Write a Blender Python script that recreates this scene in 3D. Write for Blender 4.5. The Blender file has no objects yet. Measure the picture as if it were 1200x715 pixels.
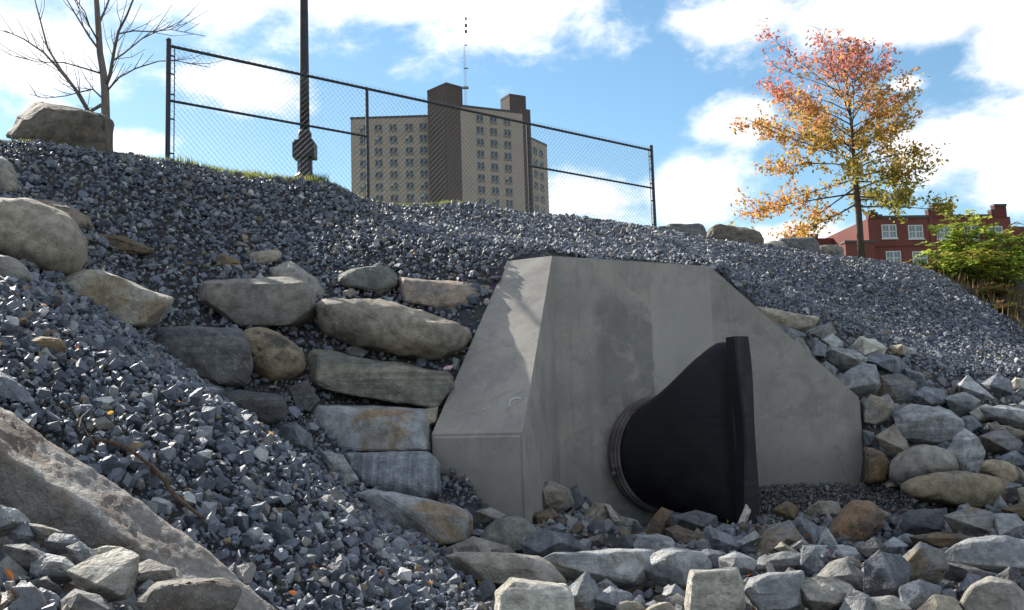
import bpy, bmesh, math, random
import numpy as np
from mathutils import Vector, Matrix, noise as mnoise

random.seed(7)
rng = np.random.default_rng(7)
S = bpy.context.scene
COL = S.collection
PI = math.pi

# ------------------------------------------------------------------ camera
FPX, PCX, PCY = 1150.0, 600.0, 357.5          # focal length and centre in photograph pixels
CAM = Vector((0, 0, 1.1))
PITCH, ROLL = math.radians(6.6), math.radians(1.8)
_f = Vector((0, math.cos(PITCH), math.sin(PITCH)))
_u0 = Vector((0, -math.sin(PITCH), math.cos(PITCH)))
_r0 = Vector((1, 0, 0))
_r = _r0 * math.cos(ROLL) - _u0 * math.sin(ROLL)
_u = _u0 * math.cos(ROLL) + _r0 * math.sin(ROLL)
cam_data = bpy.data.cameras.new('camera')
cam_data.sensor_fit = 'HORIZONTAL'
cam_data.sensor_width = 36.0
cam_data.lens = 36.0 * FPX / 1200.0
cam_data.clip_start, cam_data.clip_end = 0.1, 6000
cam = bpy.data.objects.new('camera', cam_data)
cam.matrix_world = Matrix.Translation(CAM) @ Matrix((_r, _u, -_f)).transposed().to_4x4()
COL.objects.link(cam)
S.camera = cam

# ------------------------------------------------------------------ light
SUN_EL = math.radians(32)
SUN_AZ = math.radians(-41)                # measured from +Y towards +X
to_sun = Vector((math.sin(SUN_AZ) * math.cos(SUN_EL), math.cos(SUN_AZ) * math.cos(SUN_EL), math.sin(SUN_EL)))
sd = bpy.data.lights.new('sun', 'SUN')
sd.energy = 5.0
sd.angle = math.radians(0.5)
sd.color = (1.0, 0.95, 0.86)
sun = bpy.data.objects.new('sun', sd)
sun.rotation_euler = to_sun.to_track_quat('Z', 'Y').to_euler()
sun.location = (-8, 20, 30)
COL.objects.link(sun)

S.view_settings.view_transform = 'Standard'
S.view_settings.look = 'None'
S.view_settings.exposure = 1.0
S.view_settings.gamma = 1.0
S.render.engine = 'CYCLES'
S.cycles.max_bounces = 6
S.cycles.transparent_max_bounces = 12

def ray(px, py):
    return (_f + _r * ((px - PCX) / FPX) + _u * ((PCY - py) / FPX))

def P(px, py, Y):
    d = ray(px, py)
    return CAM + d * (Y / d.y)

def proj_np(X):
    d = X - np.array(CAM)
    w = d @ np.array(_f)
    w = np.where(np.abs(w) < 1e-6, 1e-6, w)
    return PCX + FPX * (d @ np.array(_r)) / w, PCY - FPX * (d @ np.array(_u)) / w, w

# ------------------------------------------------------------------ sky: Nishita plus clouds fixed in the sky
world = bpy.data.worlds.new('World')
S.world = world
world.use_nodes = True
wn, wl = world.node_tree.nodes, world.node_tree.links
wn.clear()

def wmath(op, a, b=None, c=None, clamp=False):
    n = wn.new('ShaderNodeMath'); n.operation = op; n.use_clamp = clamp
    for i, v in enumerate((a, b, c)):
        if v is None: continue
        if isinstance(v, (int, float)): n.inputs[i].default_value = v
        else: wl.new(v, n.inputs[i])
    return n.outputs[0]

def wvec(op, a, b=None):
    n = wn.new('ShaderNodeVectorMath'); n.operation = op
    for i, v in enumerate((a, b)):
        if v is None: continue
        if isinstance(v, (tuple, list)): n.inputs[i].default_value = v
        else: wl.new(v, n.inputs[i])
    return n.outputs['Value'] if op == 'LENGTH' else n.outputs[0]

sky = wn.new('ShaderNodeTexSky')
sky.sky_type = 'NISHITA'
sky.sun_disc = False
sky.sun_elevation = SUN_EL
sky.sun_rotation = SUN_AZ
sky.altitude = 50
sky.air_density = 1.0
sky.dust_density = 0.15
sky.ozone_density = 2.0
tc = wn.new('ShaderNodeTexCoord')
sep = wn.new('ShaderNodeSeparateXYZ'); wl.new(tc.outputs['Generated'], sep.inputs[0])
az = wmath('ARCTAN2', sep.outputs[0], sep.outputs[1])
el = wmath('ARCSINE', sep.outputs[2])
uv = wn.new('ShaderNodeCombineXYZ'); wl.new(az, uv.inputs[0]); wl.new(el, uv.inputs[1])
UV = uv.outputs[0]

def wnoise(vec, scale, detail, rough, dist=0.0):
    n = wn.new('ShaderNodeTexNoise'); n.inputs['Scale'].default_value = scale
    n.inputs['Detail'].default_value = detail; n.inputs['Roughness'].default_value = rough
    n.inputs['Distortion'].default_value = dist
    wl.new(vec, n.inputs['Vector'])
    return n.outputs['Fac']

stretch = wvec('MULTIPLY', UV, (1.0, 1.7, 1.0))
n1 = wnoise(stretch, 7.0, 10, 0.62, 0.25)
n2 = wnoise(stretch, 19.0, 8, 0.62, 0.2)
n3 = wnoise(wvec('ADD', stretch, (3.1, 1.7, 0.0)), 4.0, 3, 0.5)
CLOUDS = [(330, -40, 420, 100), (590, -5, 190, 90), (40, 60, 120, 70), (285, 100, 105, 34), (140, 170, 80, 26), (60, 130, 50, 18),
          (850, 20, 80, 44), (1080, 12, 230, 52), (1180, 60, 60, 50), (870, 140, 58, 32), (815, 225, 85, 44),
          (690, 235, 80, 45), (1130, 165, 130, 48), (1215, 205, 90, 40), (1060, 98, 34, 12), (930, 275, 70, 20)]
dens = None
for (bx, by, rx, ry) in CLOUDS:
    d = ray(bx, by).normalized()
    a, e = math.atan2(d.x, d.y), math.asin(d.z)
    l = wvec('LENGTH', wvec('MULTIPLY', wvec('SUBTRACT', UV, (a, e, 0.0)), (FPX / rx, FPX / ry, 0.0)))
    b = wmath('SUBTRACT', 1.0, l)
    dens = b if dens is None else wmath('SMOOTH_MAX', dens, b, 0.25)
# a general scatter of cloud over the rest of the sky
gen = wmath('MULTIPLY', wmath('SUBTRACT', n3, 0.47), 4.5)
# in the part of the sky already laid out above, the general scatter stays thin
d = ray(600, 130).normalized()
ctr = (math.atan2(d.x, d.y), math.asin(d.z), 0.0)
lf = wvec('LENGTH', wvec('MULTIPLY', wvec('SUBTRACT', UV, ctr), (1.45, 2.6, 0.0)))
mrf = wn.new('ShaderNodeMapRange'); mrf.interpolation_type = 'SMOOTHSTEP'; wl.new(lf, mrf.inputs[0])
mrf.inputs[1].default_value = 0.8; mrf.inputs[2].default_value = 1.3; mrf.inputs[3].default_value = 1.6; mrf.inputs[4].default_value = 0.0
INFR = mrf.outputs[0]
dens = wmath('MAXIMUM', wmath('MAXIMUM', dens, -0.6), wmath('SUBTRACT', gen, INFR))
dens = wmath('ADD', dens, wmath('MULTIPLY', wmath('SUBTRACT', n1, 0.5), 2.1))
dens = wmath('ADD', dens, wmath('MULTIPLY', wmath('SUBTRACT', n2, 0.5), 0.9))
mr = wn.new('ShaderNodeMapRange'); mr.interpolation_type = 'SMOOTHSTEP'
wl.new(dens, mr.inputs[0])
mr.inputs[1].default_value = -0.06; mr.inputs[2].default_value = 0.72
mask = mr.outputs[0]
hs = wn.new('ShaderNodeHueSaturation'); hs.inputs['Saturation'].default_value = 1.08; hs.inputs['Value'].default_value = 1.22; hs.inputs['Hue'].default_value = 0.488
wl.new(sky.outputs[0], hs.inputs['Color'])
cr = wn.new('ShaderNodeMapRange'); wl.new(n2, cr.inputs[0])
cr.inputs[1].default_value = 0.3; cr.inputs[2].default_value = 0.7; cr.inputs[3].default_value = 9.6; cr.inputs[4].default_value = 12.0
cc = wn.new('ShaderNodeVectorMath'); cc.operation = 'SCALE'; cc.inputs[0].default_value = (1.0, 1.0, 1.02)
wl.new(cr.outputs[0], cc.inputs['Scale'])
mix = wn.new('ShaderNodeMix'); mix.data_type = 'RGBA'
wl.new(mask, mix.inputs[0]); wl.new(hs.outputs[0], mix.inputs[6]); wl.new(cc.outputs[0], mix.inputs[7])
bg = wn.new('ShaderNodeBackground'); bg.inputs['Strength'].default_value = 0.067
wl.new(mix.outputs[2], bg.inputs[0])
wo = wn.new('ShaderNodeOutputWorld'); wl.new(bg.outputs[0], wo.inputs[0])

# ------------------------------------------------------------------ object helpers
def tag(o, label=None, cat=None, group=None, kind=None):
    if label: o['label'] = label
    if cat: o['category'] = cat
    if group: o['group'] = group
    if kind: o['kind'] = kind
    return o

def origin(o):
    v = Vector((0, 0, 0))
    while o is not None:
        v += Vector(o.location); o = o.parent
    return v

def link(name, me, parent=None):
    o = bpy.data.objects.new(name, me)
    COL.objects.link(o)
    if parent is not None: o.parent = parent
    return o

def mk(name, verts, faces, mat, parent=None, base=None, smooth=False):
    """one mesh object from world-space vertices; base is the origin of a top-level one"""
    off = origin(parent) if parent is not None else Vector(base or (0, 0, 0))
    me = bpy.data.meshes.new(name)
    me.from_pydata([tuple(Vector(v) - off) for v in verts], [], faces)
    if mat: me.materials.append(mat)
    if smooth: me.shade_smooth()
    me.update()
    o = link(name, me, parent)
    if parent is None: o.location = off
    return o

def mk_np(name, V, F, mat, tint=None, base=(0, 0, 0), parent=None, smooth=False):
    """triangle mesh from numpy arrays, with an optional colour per vertex"""
    off = np.array(origin(parent)) if parent is not None else np.array(base)
    V = np.ascontiguousarray(V - off, dtype=np.float32); F = np.ascontiguousarray(F, dtype=np.int32)
    me = bpy.data.meshes.new(name)
    me.vertices.add(len(V)); me.vertices.foreach_set('co', V.ravel())
    me.loops.add(F.size); me.loops.foreach_set('vertex_index', F.ravel())
    me.polygons.add(len(F))
    me.polygons.foreach_set('loop_start', np.arange(0, F.size, F.shape[1], dtype=np.int32))
    if tint is not None:
        at = me.attributes.new('tint', 'FLOAT_COLOR', 'POINT')
        at.data.foreach_set('color', np.ascontiguousarray(tint, dtype=np.float32).ravel())
    if mat: me.materials.append(mat)
    me.update(calc_edges=True)
    if smooth: me.shade_smooth()
    else: me.shade_flat()
    o = link(name, me, parent)
    if parent is None: o.location = tuple(base)
    return o

def empty(name, loc):
    o = bpy.data.objects.new(name, None)
    o.empty_display_size = 0.2
    COL.objects.link(o); o.location = loc
    return o

class MB:
    """collects shapes for one mesh"""
    def __init__(s): s.v, s.f = [], []
    def quad(s, a, b, c, d):
        i = len(s.v); s.v += [a, b, c, d]; s.f.append((i, i + 1, i + 2, i + 3))
    def box(s, x0, x1, y0, y1, z0, z1, fr=None):
        i = len(s.v)
        pts = [(x, y, z) for z in (z0, z1) for (x, y) in ((x0, y0), (x1, y0), (x1, y1), (x0, y1))]
        s.v += [fr(Vector(p)) if fr else Vector(p) for p in pts]
        s.f += [tuple(i + k for k in q) for q in ((3, 2, 1, 0), (4, 5, 6, 7), (0, 1, 5, 4), (1, 2, 6, 5), (2, 3, 7, 6), (3, 0, 4, 7))]
    def tube(s, pts, rad, n=6, cap=True):
        pts = [Vector(p) for p in pts]
        i0 = len(s.v)
        up = Vector((0.123, 0.31, 0.94)).normalized()
        for k, p in enumerate(pts):
            t = (pts[min(k + 1, len(pts) - 1)] - pts[max(k - 1, 0)]).normalized()
            a = t.cross(up)
            if a.length < 0.05: a = t.cross(Vector((1, 0, 0)))
            a.normalize(); b = t.cross(a)
            r = rad[k] if isinstance(rad, (list, tuple)) else rad
            for j in range(n):
                w = 2 * PI * j / n
                s.v.append(p + a * (r * math.cos(w)) + b * (r * math.sin(w)))
        for k in range(len(pts) - 1):
            for j in range(n):
                a0 = i0 + k * n + j; a1 = i0 + k * n + (j + 1) % n
                s.f.append((a0, a1, a1 + n, a0 + n))
        if cap:
            s.f.append(tuple(i0 + j for j in range(n))[::-1])
            s.f.append(tuple(i0 + (len(pts) - 1) * n + j for j in range(n)))
    def prism(s, ring_a, ring_b):
        i = len(s.v); n = len(ring_a)
        s.v += [Vector(p) for p in ring_a] + [Vector(p) for p in ring_b]
        s.f.append(tuple(range(i, i + n))[::-1]); s.f.append(tuple(range(i + n, i + 2 * n)))
        for j in range(n):
            k = (j + 1) % n
            s.f.append((i + j, i + k, i + n + k, i + n + j))
    def make(s, name, mat, parent=None, base=None, smooth=False):
        return mk(name, s.v, s.f, mat, parent, base, smooth)

# ------------------------------------------------------------------ material helpers
class NT:
    def __init__(s, name):
        s.m = bpy.data.materials.new(name); s.m.use_nodes = True
        s.n, s.l = s.m.node_tree.nodes, s.m.node_tree.links
        s.n.clear()
        s.out = s.n.new('ShaderNodeOutputMaterial')
        s.b = s.n.new('ShaderNodeBsdfPrincipled')
        s.l.new(s.b.outputs[0], s.out.inputs[0])
        s.tc = s.n.new('ShaderNodeTexCoord')
    def set(s, inp, v):
        if hasattr(v, 'is_linked') or isinstance(v, bpy.types.NodeSocket): s.l.new(v, inp)
        elif isinstance(v, (tuple, list)) and len(v) == 3 and inp.type == 'RGBA': inp.default_value = (*v, 1)
        else: inp.default_value = v
    def math(s, op, a, b=0.0, clamp=False):
        n = s.n.new('ShaderNodeMath'); n.operation = op; n.use_clamp = clamp
        s.set(n.inputs[0], a); s.set(n.inputs[1], b)
        return n.outputs[0]
    def vec(s, op, a, b):
        n = s.n.new('ShaderNodeVectorMath'); n.operation = op
        s.set(n.inputs[0], a)
        if op == 'SCALE': s.set(n.inputs['Scale'], b)
        else: s.set(n.inputs[1], b)
        return n.outputs[0]
    def noise(s, vec, scale, detail=5, rough=0.55, dist=0.0):
        n = s.n.new('ShaderNodeTexNoise')
        s.l.new(vec, n.inputs['Vector'])
        n.inputs['Scale'].default_value = scale; n.inputs['Detail'].default_value = detail
        n.inputs['Roughness'].default_value = rough; n.inputs['Distortion'].default_value = dist
        return n.outputs['Fac']
    def voro(s, vec, scale, feature='F1', out='Distance'):
        n = s.n.new('ShaderNodeTexVoronoi'); n.feature = feature
        s.l.new(vec, n.inputs['Vector']); n.inputs['Scale'].default_value = scale
        return n.outputs[out]
    def step(s, v, a, b, lo=0.0, hi=1.0):
        n = s.n.new('ShaderNodeMapRange'); n.interpolation_type = 'SMOOTHSTEP'
        s.set(n.inputs[0], v)
        n.inputs[1].default_value, n.inputs[2].default_value = a, b
        n.inputs[3].default_value, n.inputs[4].default_value = lo, hi
        return n.outputs[0]
    def mix(s, f, a, b, mode='MIX'):
        n = s.n.new('ShaderNodeMix'); n.data_type = 'RGBA'; n.blend_type = mode
        s.set(n.inputs[0], f); s.set(n.inputs[6], a); s.set(n.inputs[7], b)
        return n.outputs[2]
    def bump(s, h, strength=0.5, dist=0.02, prev=None):
        n = s.n.new('ShaderNodeBump')
        s.l.new(h, n.inputs['Height']); n.inputs['Strength'].default_value = strength; n.inputs['Distance'].default_value = dist
        if prev is not None: s.l.new(prev, n.inputs['Normal'])
        return n.outputs[0]
    def done(s, color, rough=0.8, normal=None, spec=0.4, metal=0.0):
        s.set(s.b.inputs['Base Color'], color); s.set(s.b.inputs['Roughness'], rough)
        s.b.inputs['Specular IOR Level'].default_value = spec; s.b.inputs['Metallic'].default_value = metal
        if normal is not None: s.l.new(normal, s.b.inputs['Normal'])
        return s.m

def plain(name, col, rough=0.6, spec=0.4, metal=0.0, var=0.15, scale=30.0):
    t = NT(name)
    nz = t.noise(t.tc.outputs['Object'], scale, 4)
    c = t.mix(t.step(nz, 0.3, 0.7), tuple(x * (1 - var) for x in col), tuple(min(1, x * (1 + var)) for x in col))
    return t.done(c, rough, t.bump(nz, 0.15, 0.004), spec, metal)

def rock_mat(name, c1, c2, scale=2.2, band=None, patch=None, patch_cov=0.58, rough=0.82, speck=0.40, spec=0.3, bumps=0.95):
    t = NT(name)
    oi = t.n.new('ShaderNodeObjectInfo')
    v = t.vec('ADD', t.tc.outputs['Object'], t.vec('SCALE', (17.0, 9.0, 5.0), oi.outputs['Random']))
    band_h = None
    big = t.noise(v, scale, 6, 0.6, 0.4)
    mid = t.noise(v, scale * 5, 6, 0.65)
    fine = t.noise(v, 70, 4, 0.6)
    col = t.mix(t.step(big, 0.32, 0.68), c1, c2)
    if band:
        bc, bscale, axis = band
        st = [0.35, 0.35, 0.35]; st[axis] = bscale
        bn = t.noise(t.vec('MULTIPLY', v, tuple(st)), 1.0, 7, 0.7, 0.5); band_h = bn
        col = t.mix(t.math('MULTIPLY', t.step(bn, 0.46, 0.60), 0.85), col, bc)
    if patch:
        pn = t.noise(t.vec('ADD', v, (4.3, 1.1, 8.8)), scale * 0.9, 7, 0.62, 0.3)
        col = t.mix(t.math('MULTIPLY', t.step(pn, patch_cov - 0.06, patch_cov + 0.05), 0.85), col, patch)
    col = t.mix(t.step(mid, 0.38, 0.64, 0.0, 0.65), col, t.mix(1.0, col, (0.42, 0.41, 0.40), 'MULTIPLY'))
    col = t.mix(t.step(fine, 0.60, 0.72, 0.0, speck), col, (0.55, 0.54, 0.50))
    col = t.mix(t.step(fine, 0.40, 0.28, 0.0, speck), col, (0.03, 0.03, 0.03))
    col = t.mix(t.step(t.noise(v, 11, 7, 0.7, 0.6), 0.60, 0.68, 0.0, 0.30), col, (0.46, 0.45, 0.41))   # pale lichen and scuffs
    # weathering: each rock a little lighter or darker
    rv = t.step(oi.outputs['Random'], 0.0, 1.0, 0.8, 1.2)
    cmb = t.n.new('ShaderNodeCombineXYZ')
    for i in range(3): t.l.new(rv, cmb.inputs[i])
    col = t.mix(1.0, col, cmb.outputs[0], 'MULTIPLY')
    crack = t.step(t.voro(t.vec('ADD', v, t.vec('SCALE', (0.3, 0.3, 0.3), mid)), 4.5, 'DISTANCE_TO_EDGE'), 0.0, 0.04)
    nrm = t.bump(mid, bumps, 0.03)
    nrm = t.bump(fine, bumps * 0.8, 0.012, nrm)
    nrm = t.bump(crack, 0.25, 0.01, nrm)
    if band_h is not None: nrm = t.bump(band_h, 0.5, 0.03, nrm)
    return t.done(col, rough, nrm, spec)

M = {}
M['tan'] = rock_mat('tan_granite', (0.44, 0.37, 0.28), (0.34, 0.30, 0.24), 2.4, None, (0.11, 0.10, 0.09), 0.64)
M['tanpatch'] = rock_mat('tan_rock_dark_patches', (0.42, 0.33, 0.21), (0.36, 0.30, 0.22), 2.6, None, (0.06, 0.06, 0.065), 0.56)
M['grey'] = rock_mat('grey_granite', (0.33, 0.315, 0.285), (0.24, 0.235, 0.22), 2.0, None, (0.30, 0.25, 0.18), 0.60)
M['greytan'] = rock_mat('grey_tan_granite', (0.38, 0.345, 0.285), (0.285, 0.265, 0.235), 2.0, None, (0.12, 0.115, 0.11), 0.64)
M['pale'] = rock_mat('pale_granite', (0.48, 0.435, 0.355), (0.36, 0.33, 0.27), 2.6, None, (0.30, 0.22, 0.13), 0.60)
M['pink'] = rock_mat('pinkish_sandstone', (0.40, 0.30, 0.23), (0.34, 0.28, 0.22), 3.0, None, (0.20, 0.19, 0.18), 0.60)
M['banded'] = rock_mat('dark_banded_gneiss', (0.21, 0.20, 0.165), (0.14, 0.14, 0.125), 2.5, ((0.30, 0.27, 0.20), 20.0, 2), None)
M['rusty'] = rock_mat('blue_grey_rock_rust_side', (0.40, 0.40, 0.40), (0.31, 0.32, 0.33), 2.2, None, (0.32, 0.21, 0.11), 0.57)
M['slate'] = rock_mat('blue_slate', (0.20, 0.215, 0.24), (0.14, 0.15, 0.17), 2.8, ((0.30, 0.31, 0.33), 9.0, 0), None, spec=0.4, rough=0.7)
M['slatelight'] = rock_mat('light_slate', (0.38, 0.385, 0.385), (0.26, 0.27, 0.28), 3.0, ((0.50, 0.495, 0.475), 8.0, 2), (0.22, 0.18, 0.13), 0.64, spec=0.4, rough=0.7)
M['slatetan'] = rock_mat('slate_with_tan_crust', (0.25, 0.255, 0.265), (0.33, 0.31, 0.275), 3.2, ((0.13, 0.135, 0.15), 10.0, 2), (0.27, 0.20, 0.12), 0.58, spec=0.4)
M['cream'] = rock_mat('cream_quartzite', (0.68, 0.64, 0.55), (0.56, 0.52, 0.44), 3.4, ((0.42, 0.38, 0.32), 12.0, 2), None)
M['brown'] = rock_mat('brown_rock', (0.20, 0.14, 0.09), (0.15, 0.12, 0.095), 3.0, None, (0.24, 0.16, 0.08), 0.55)
M['orange'] = rock_mat('orange_brown_rock', (0.30, 0.18, 0.10), (0.21, 0.14, 0.095), 3.0, None, (0.14, 0.11, 0.09), 0.56)
M['darkgrey'] = rock_mat('dark_grey_rock', (0.15, 0.15, 0.155), (0.105, 0.105, 0.11), 2.6, ((0.19, 0.18, 0.16), 9.0, 2), None)
M['slab'] = rock_mat('granite_slab', (0.33, 0.295, 0.255), (0.235, 0.215, 0.195), 2.2, None, (0.15, 0.10, 0.065), 0.53, speck=0.5, bumps=1.0)
M['tandark'] = rock_mat('backlit_brown_granite', (0.25, 0.20, 0.145), (0.18, 0.15, 0.12), 2.4, None, (0.10, 0.09, 0.08), 0.62)  # brownish tan granite, darkened so the colour carries the backlit shade
M['green'] = rock_mat('greenish_grey_rock', (0.22, 0.225, 0.19), (0.16, 0.165, 0.15), 2.8, None, (0.27, 0.25, 0.20), 0.58)

# crushed stone: each stone carries its own colour in the attribute "tint"
def gravel_mat(name, rough=0.5, spec=0.5):
    t = NT(name)
    a = t.n.new('ShaderNodeAttribute'); a.attribute_name = 'tint'
    nz = t.noise(t.tc.outputs['Object'], 38, 4, 0.65)
    col = t.mix(t.step(nz, 0.35, 0.75, 0.0, 0.55), a.outputs['Color'], t.mix(1.0, a.outputs['Color'], (0.5, 0.5, 0.52), 'MULTIPLY'))
    r = t.step(nz, 0.3, 0.7, rough - 0.12, rough + 0.15)
    return t.done(col, r, t.bump(t.noise(t.tc.outputs['Object'], 90, 4, 0.7), 0.35, 0.004, t.bump(nz, 0.9, 0.012)), spec)
M['gravel'] = gravel_mat('crushed_stone', 0.60, 0.42)

def ground_mat():
    t = NT('ground_soil')
    a = t.n.new('ShaderNodeAttribute'); a.attribute_name = 'tint'
    v = t.tc.outputs['Object']
    n1 = t.noise(v, 1.3, 6, 0.6); n2 = t.noise(v, 22, 5, 0.65)
    vo = t.voro(v, 18, 'F1', 'Color')
    soil = t.mix(t.step(n1, 0.35, 0.65), (0.045, 0.043, 0.043), (0.07, 0.065, 0.062))
    soil = t.mix(0.3, soil, t.mix(1.0, vo, (0.10, 0.10, 0.115), 'MULTIPLY'))
    grass = t.mix(t.step(n2, 0.35, 0.65), (0.055, 0.085, 0.02), (0.12, 0.13, 0.045))
    sp = t.n.new('ShaderNodeSeparateColor'); t.l.new(a.outputs['Color'], sp.inputs[0])
    col = t.mix(sp.outputs[0], soil, grass)
    return t.done(col, 0.92, t.bump(n2, 0.6, 0.03), 0.2)
M['ground'] = ground_mat()

# ------------------------------------------------------------------ terrain
FA, FB = np.array((-4.05, 11.65)), np.array((6.5, 5.35))       # the fence runs FA + t * FB, t from 0 to 1
FN = np.array((-FB[1], FB[0])) / np.hypot(*FB)                 # uphill, away from the channel
FU = FB / np.hypot(*FB)

pB, pE = P(647, 300, 9.4), P(832, 312, 10.3)
pC, pF = P(612, 509, 7.6), P(1008, 467, 10.15)
pA = P(594, 306, 9.62)

# plan of the headwall
def xy(v): return np.array((v.x, v.y))
uW = (xy(pE) - xy(pB)); LW = np.hypot(*uW); uW /= LW
nW = np.array((uW[1], -uW[0]))                                  # out of the wall face, towards the channel
uR = (xy(pF) - xy(pE)); uR /= np.hypot(*uR); nR = np.array((uR[1], -uR[0]))

def ctl():
    px = [(560, 640, 6.9), (1090, 566, 9.6), (720, 640, 7.0),
          (600, 715, 5.2), (750, 715, 5.2), (900, 715, 5.2), (1050, 715, 5.2), (1200, 715, 5.3), (1350, 715, 5.4), (1200, 630, 7.2), (1050, 620, 7.9), (1350, 630, 7.4),
          (900, 650, 6.6), (1200, 560, 9.1), (1100, 505, 10.3), (1200, 485, 11.0), (1350, 480, 11.6), (1020, 465, 10.7), (960, 405, 11.0), (885, 352, 10.85),
          (1350, 560, 9.0), (832, 309, 10.75), (740, 304, 10.25), (647, 297, 9.85), (594, 304, 9.75),
          (1050, 415, 12.0), (1200, 440, 13.3), (1100, 400, 14.4), (1350, 440, 14.0), (1000, 350, 15.6), (900, 330, 14.0), (800, 290, 13.4),
          (1100, 322, 20.6), (1150, 353, 18.8), (1200, 386, 17.2), (1260, 425, 16.0), (1350, 440, 15.4),
          (1190, 352, 24.0), (1150, 334, 25.0), (1260, 362, 23.5),
          # left bank and boulder wall
          (50, 285, 8.1), (0, 230, 8.9), (150, 250, 9.6), (140, 350, 7.8), (300, 357, 9.0), (250, 300, 9.6), (430, 335, 9.6), (460, 388, 9.0), (520, 345, 9.5),
          (225, 415, 8.1), (320, 420, 8.3), (445, 445, 8.6), (430, 503, 8.2), (300, 480, 7.7), (455, 555, 7.85), (490, 610, 7.25), (380, 540, 7.4),
          (0, 335, 6.3), (0, 400, 5.2), (0, 450, 4.6), (0, 490, 4.25), (150, 420, 6.0), (100, 470, 5.0), (200, 430, 6.9), (300, 500, 5.9), (330, 540, 6.2),
          (200, 560, 4.5), (300, 620, 4.5), (400, 605, 5.3), (445, 632, 5.9), (500, 658, 5.9), (548, 690, 5.5), (560, 715, 5.1), (450, 700, 4.5), (360, 715, 3.95),
          (255, 640, 4.2), (150, 570, 4.25), (0, 640, 3.35), (140, 710, 3.15), (280, 740, 3.55), (0, 715, 2.55), (80, 715, 2.6),
          (-200, 160, 9.4), (-200, 320, 6.0), (-200, 450, 4.0), (-200, 620, 2.6), (420, 260, 11.6), (300, 250, 11.0), (560, 270, 12.4), (680, 275, 13.2)]
    pts = [tuple(P(*p)) for p in px]
    for t in (-0.9, -0.5, -0.2, 0, 0.25, 0.5, 0.75, 1.0, 1.35, 1.7, 1.95):
        for k, dz in ((-0.25, -0.03), (0.6, 0.0), (3.0, 0.0), (9, 0.0)):
            q = FA + FB * t + FN * k
            pts.append((q[0], q[1], 4.26 + dz))
    for f_ in (-0.2, 0.5, 1.0):
        for k, z in ((0.45, 2.68), (1.5, 3.02), (3.0, 3.53), (4.0, 3.90)):
            q = xy(pB) + (xy(pE) - xy(pB)) * f_ - nW * k
            pts.append((q[0], q[1], z))
    pts += [(-2.6, 0.8, 1.0), (-4.2, 1.8, 2.1), (-6.2, 3, 3.5), (-8.5, 5, 4.3), (-0.3, 0, -0.15), (3, 0, -0.3), (6, 2, -0.2), (6, 5, -0.05), (10, 6, 0.2),
            (0, -4, -0.4), (5, -4, -0.4), (-4, -4, 0.9), (13, 9, 0.9), (17, 14, 1.8), (1.2, 3.2, -0.05), (0.1, 3.2, 0.0), (-0.35, 2.0, 0.15), (-9, -1, 3.0), (12, 0, 0.0)]
    return np.array(pts)
CT = ctl()
def _tps(r2): return np.where(r2 < 1e-12, 0.0, 0.5 * r2 * np.log(np.maximum(r2, 1e-12)))
def fit(C, lam=0.03):
    n = len(C)
    d2 = ((C[:, None, :2] - C[None, :, :2]) ** 2).sum(-1)
    A = np.zeros((n + 3, n + 3)); A[:n, :n] = _tps(d2) + lam * np.eye(n)
    A[:n, n] = 1; A[:n, n + 1:] = C[:, :2]; A[n:, :n] = A[:n, n:].T
    return np.linalg.solve(A, np.concatenate([C[:, 2], np.zeros(3)]))
CW = fit(CT)
def inside(poly, X, Y):
    poly = np.asarray(poly); r = np.zeros(np.shape(X), bool); n = len(poly)
    for i in range(n):
        x1, y1 = poly[i]; x2, y2 = poly[(i + 1) % n]
        c = ((y1 > Y) != (y2 > Y))
        with np.errstate(divide='ignore', invalid='ignore'):
            xi = (x2 - x1) * (Y - y1) / (y2 - y1) + x1
        r ^= c & (X < xi)
    return r
def sstep(x, a, b):
    t = np.clip((x - a) / (b - a), 0, 1); return t * t * (3 - 2 * t)

pD = None
_pl_n = (pA - pB).cross(pC - pB)
_d = ray(505, 511); pD = CAM + _d * ((pB - CAM).dot(_pl_n) / _d.dot(_pl_n))
TH = 0.42
midL0, midL1 = (xy(pC) + xy(pD)) / 2, (xy(pB) + xy(pA)) / 2
ALCOVE = [midL0, midL1 , xy(pB) - nW * 0.22, xy(pE) - nW * 0.22, xy(pF) - nR * 0.22 , xy(pF) - nR * 0.2 + uR * 0.0, xy(pF) + nR * 0.6, xy(pC) + np.array((0.1, -0.25)), xy(pC) + np.array((-0.2, -0.1))]
FOOT = [xy(pD), xy(pC), xy(pB), xy(pE), xy(pF), xy(pF) - nR * TH, xy(pE) - nW * TH, xy(pB) - nW * TH, xy(pA)]

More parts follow.
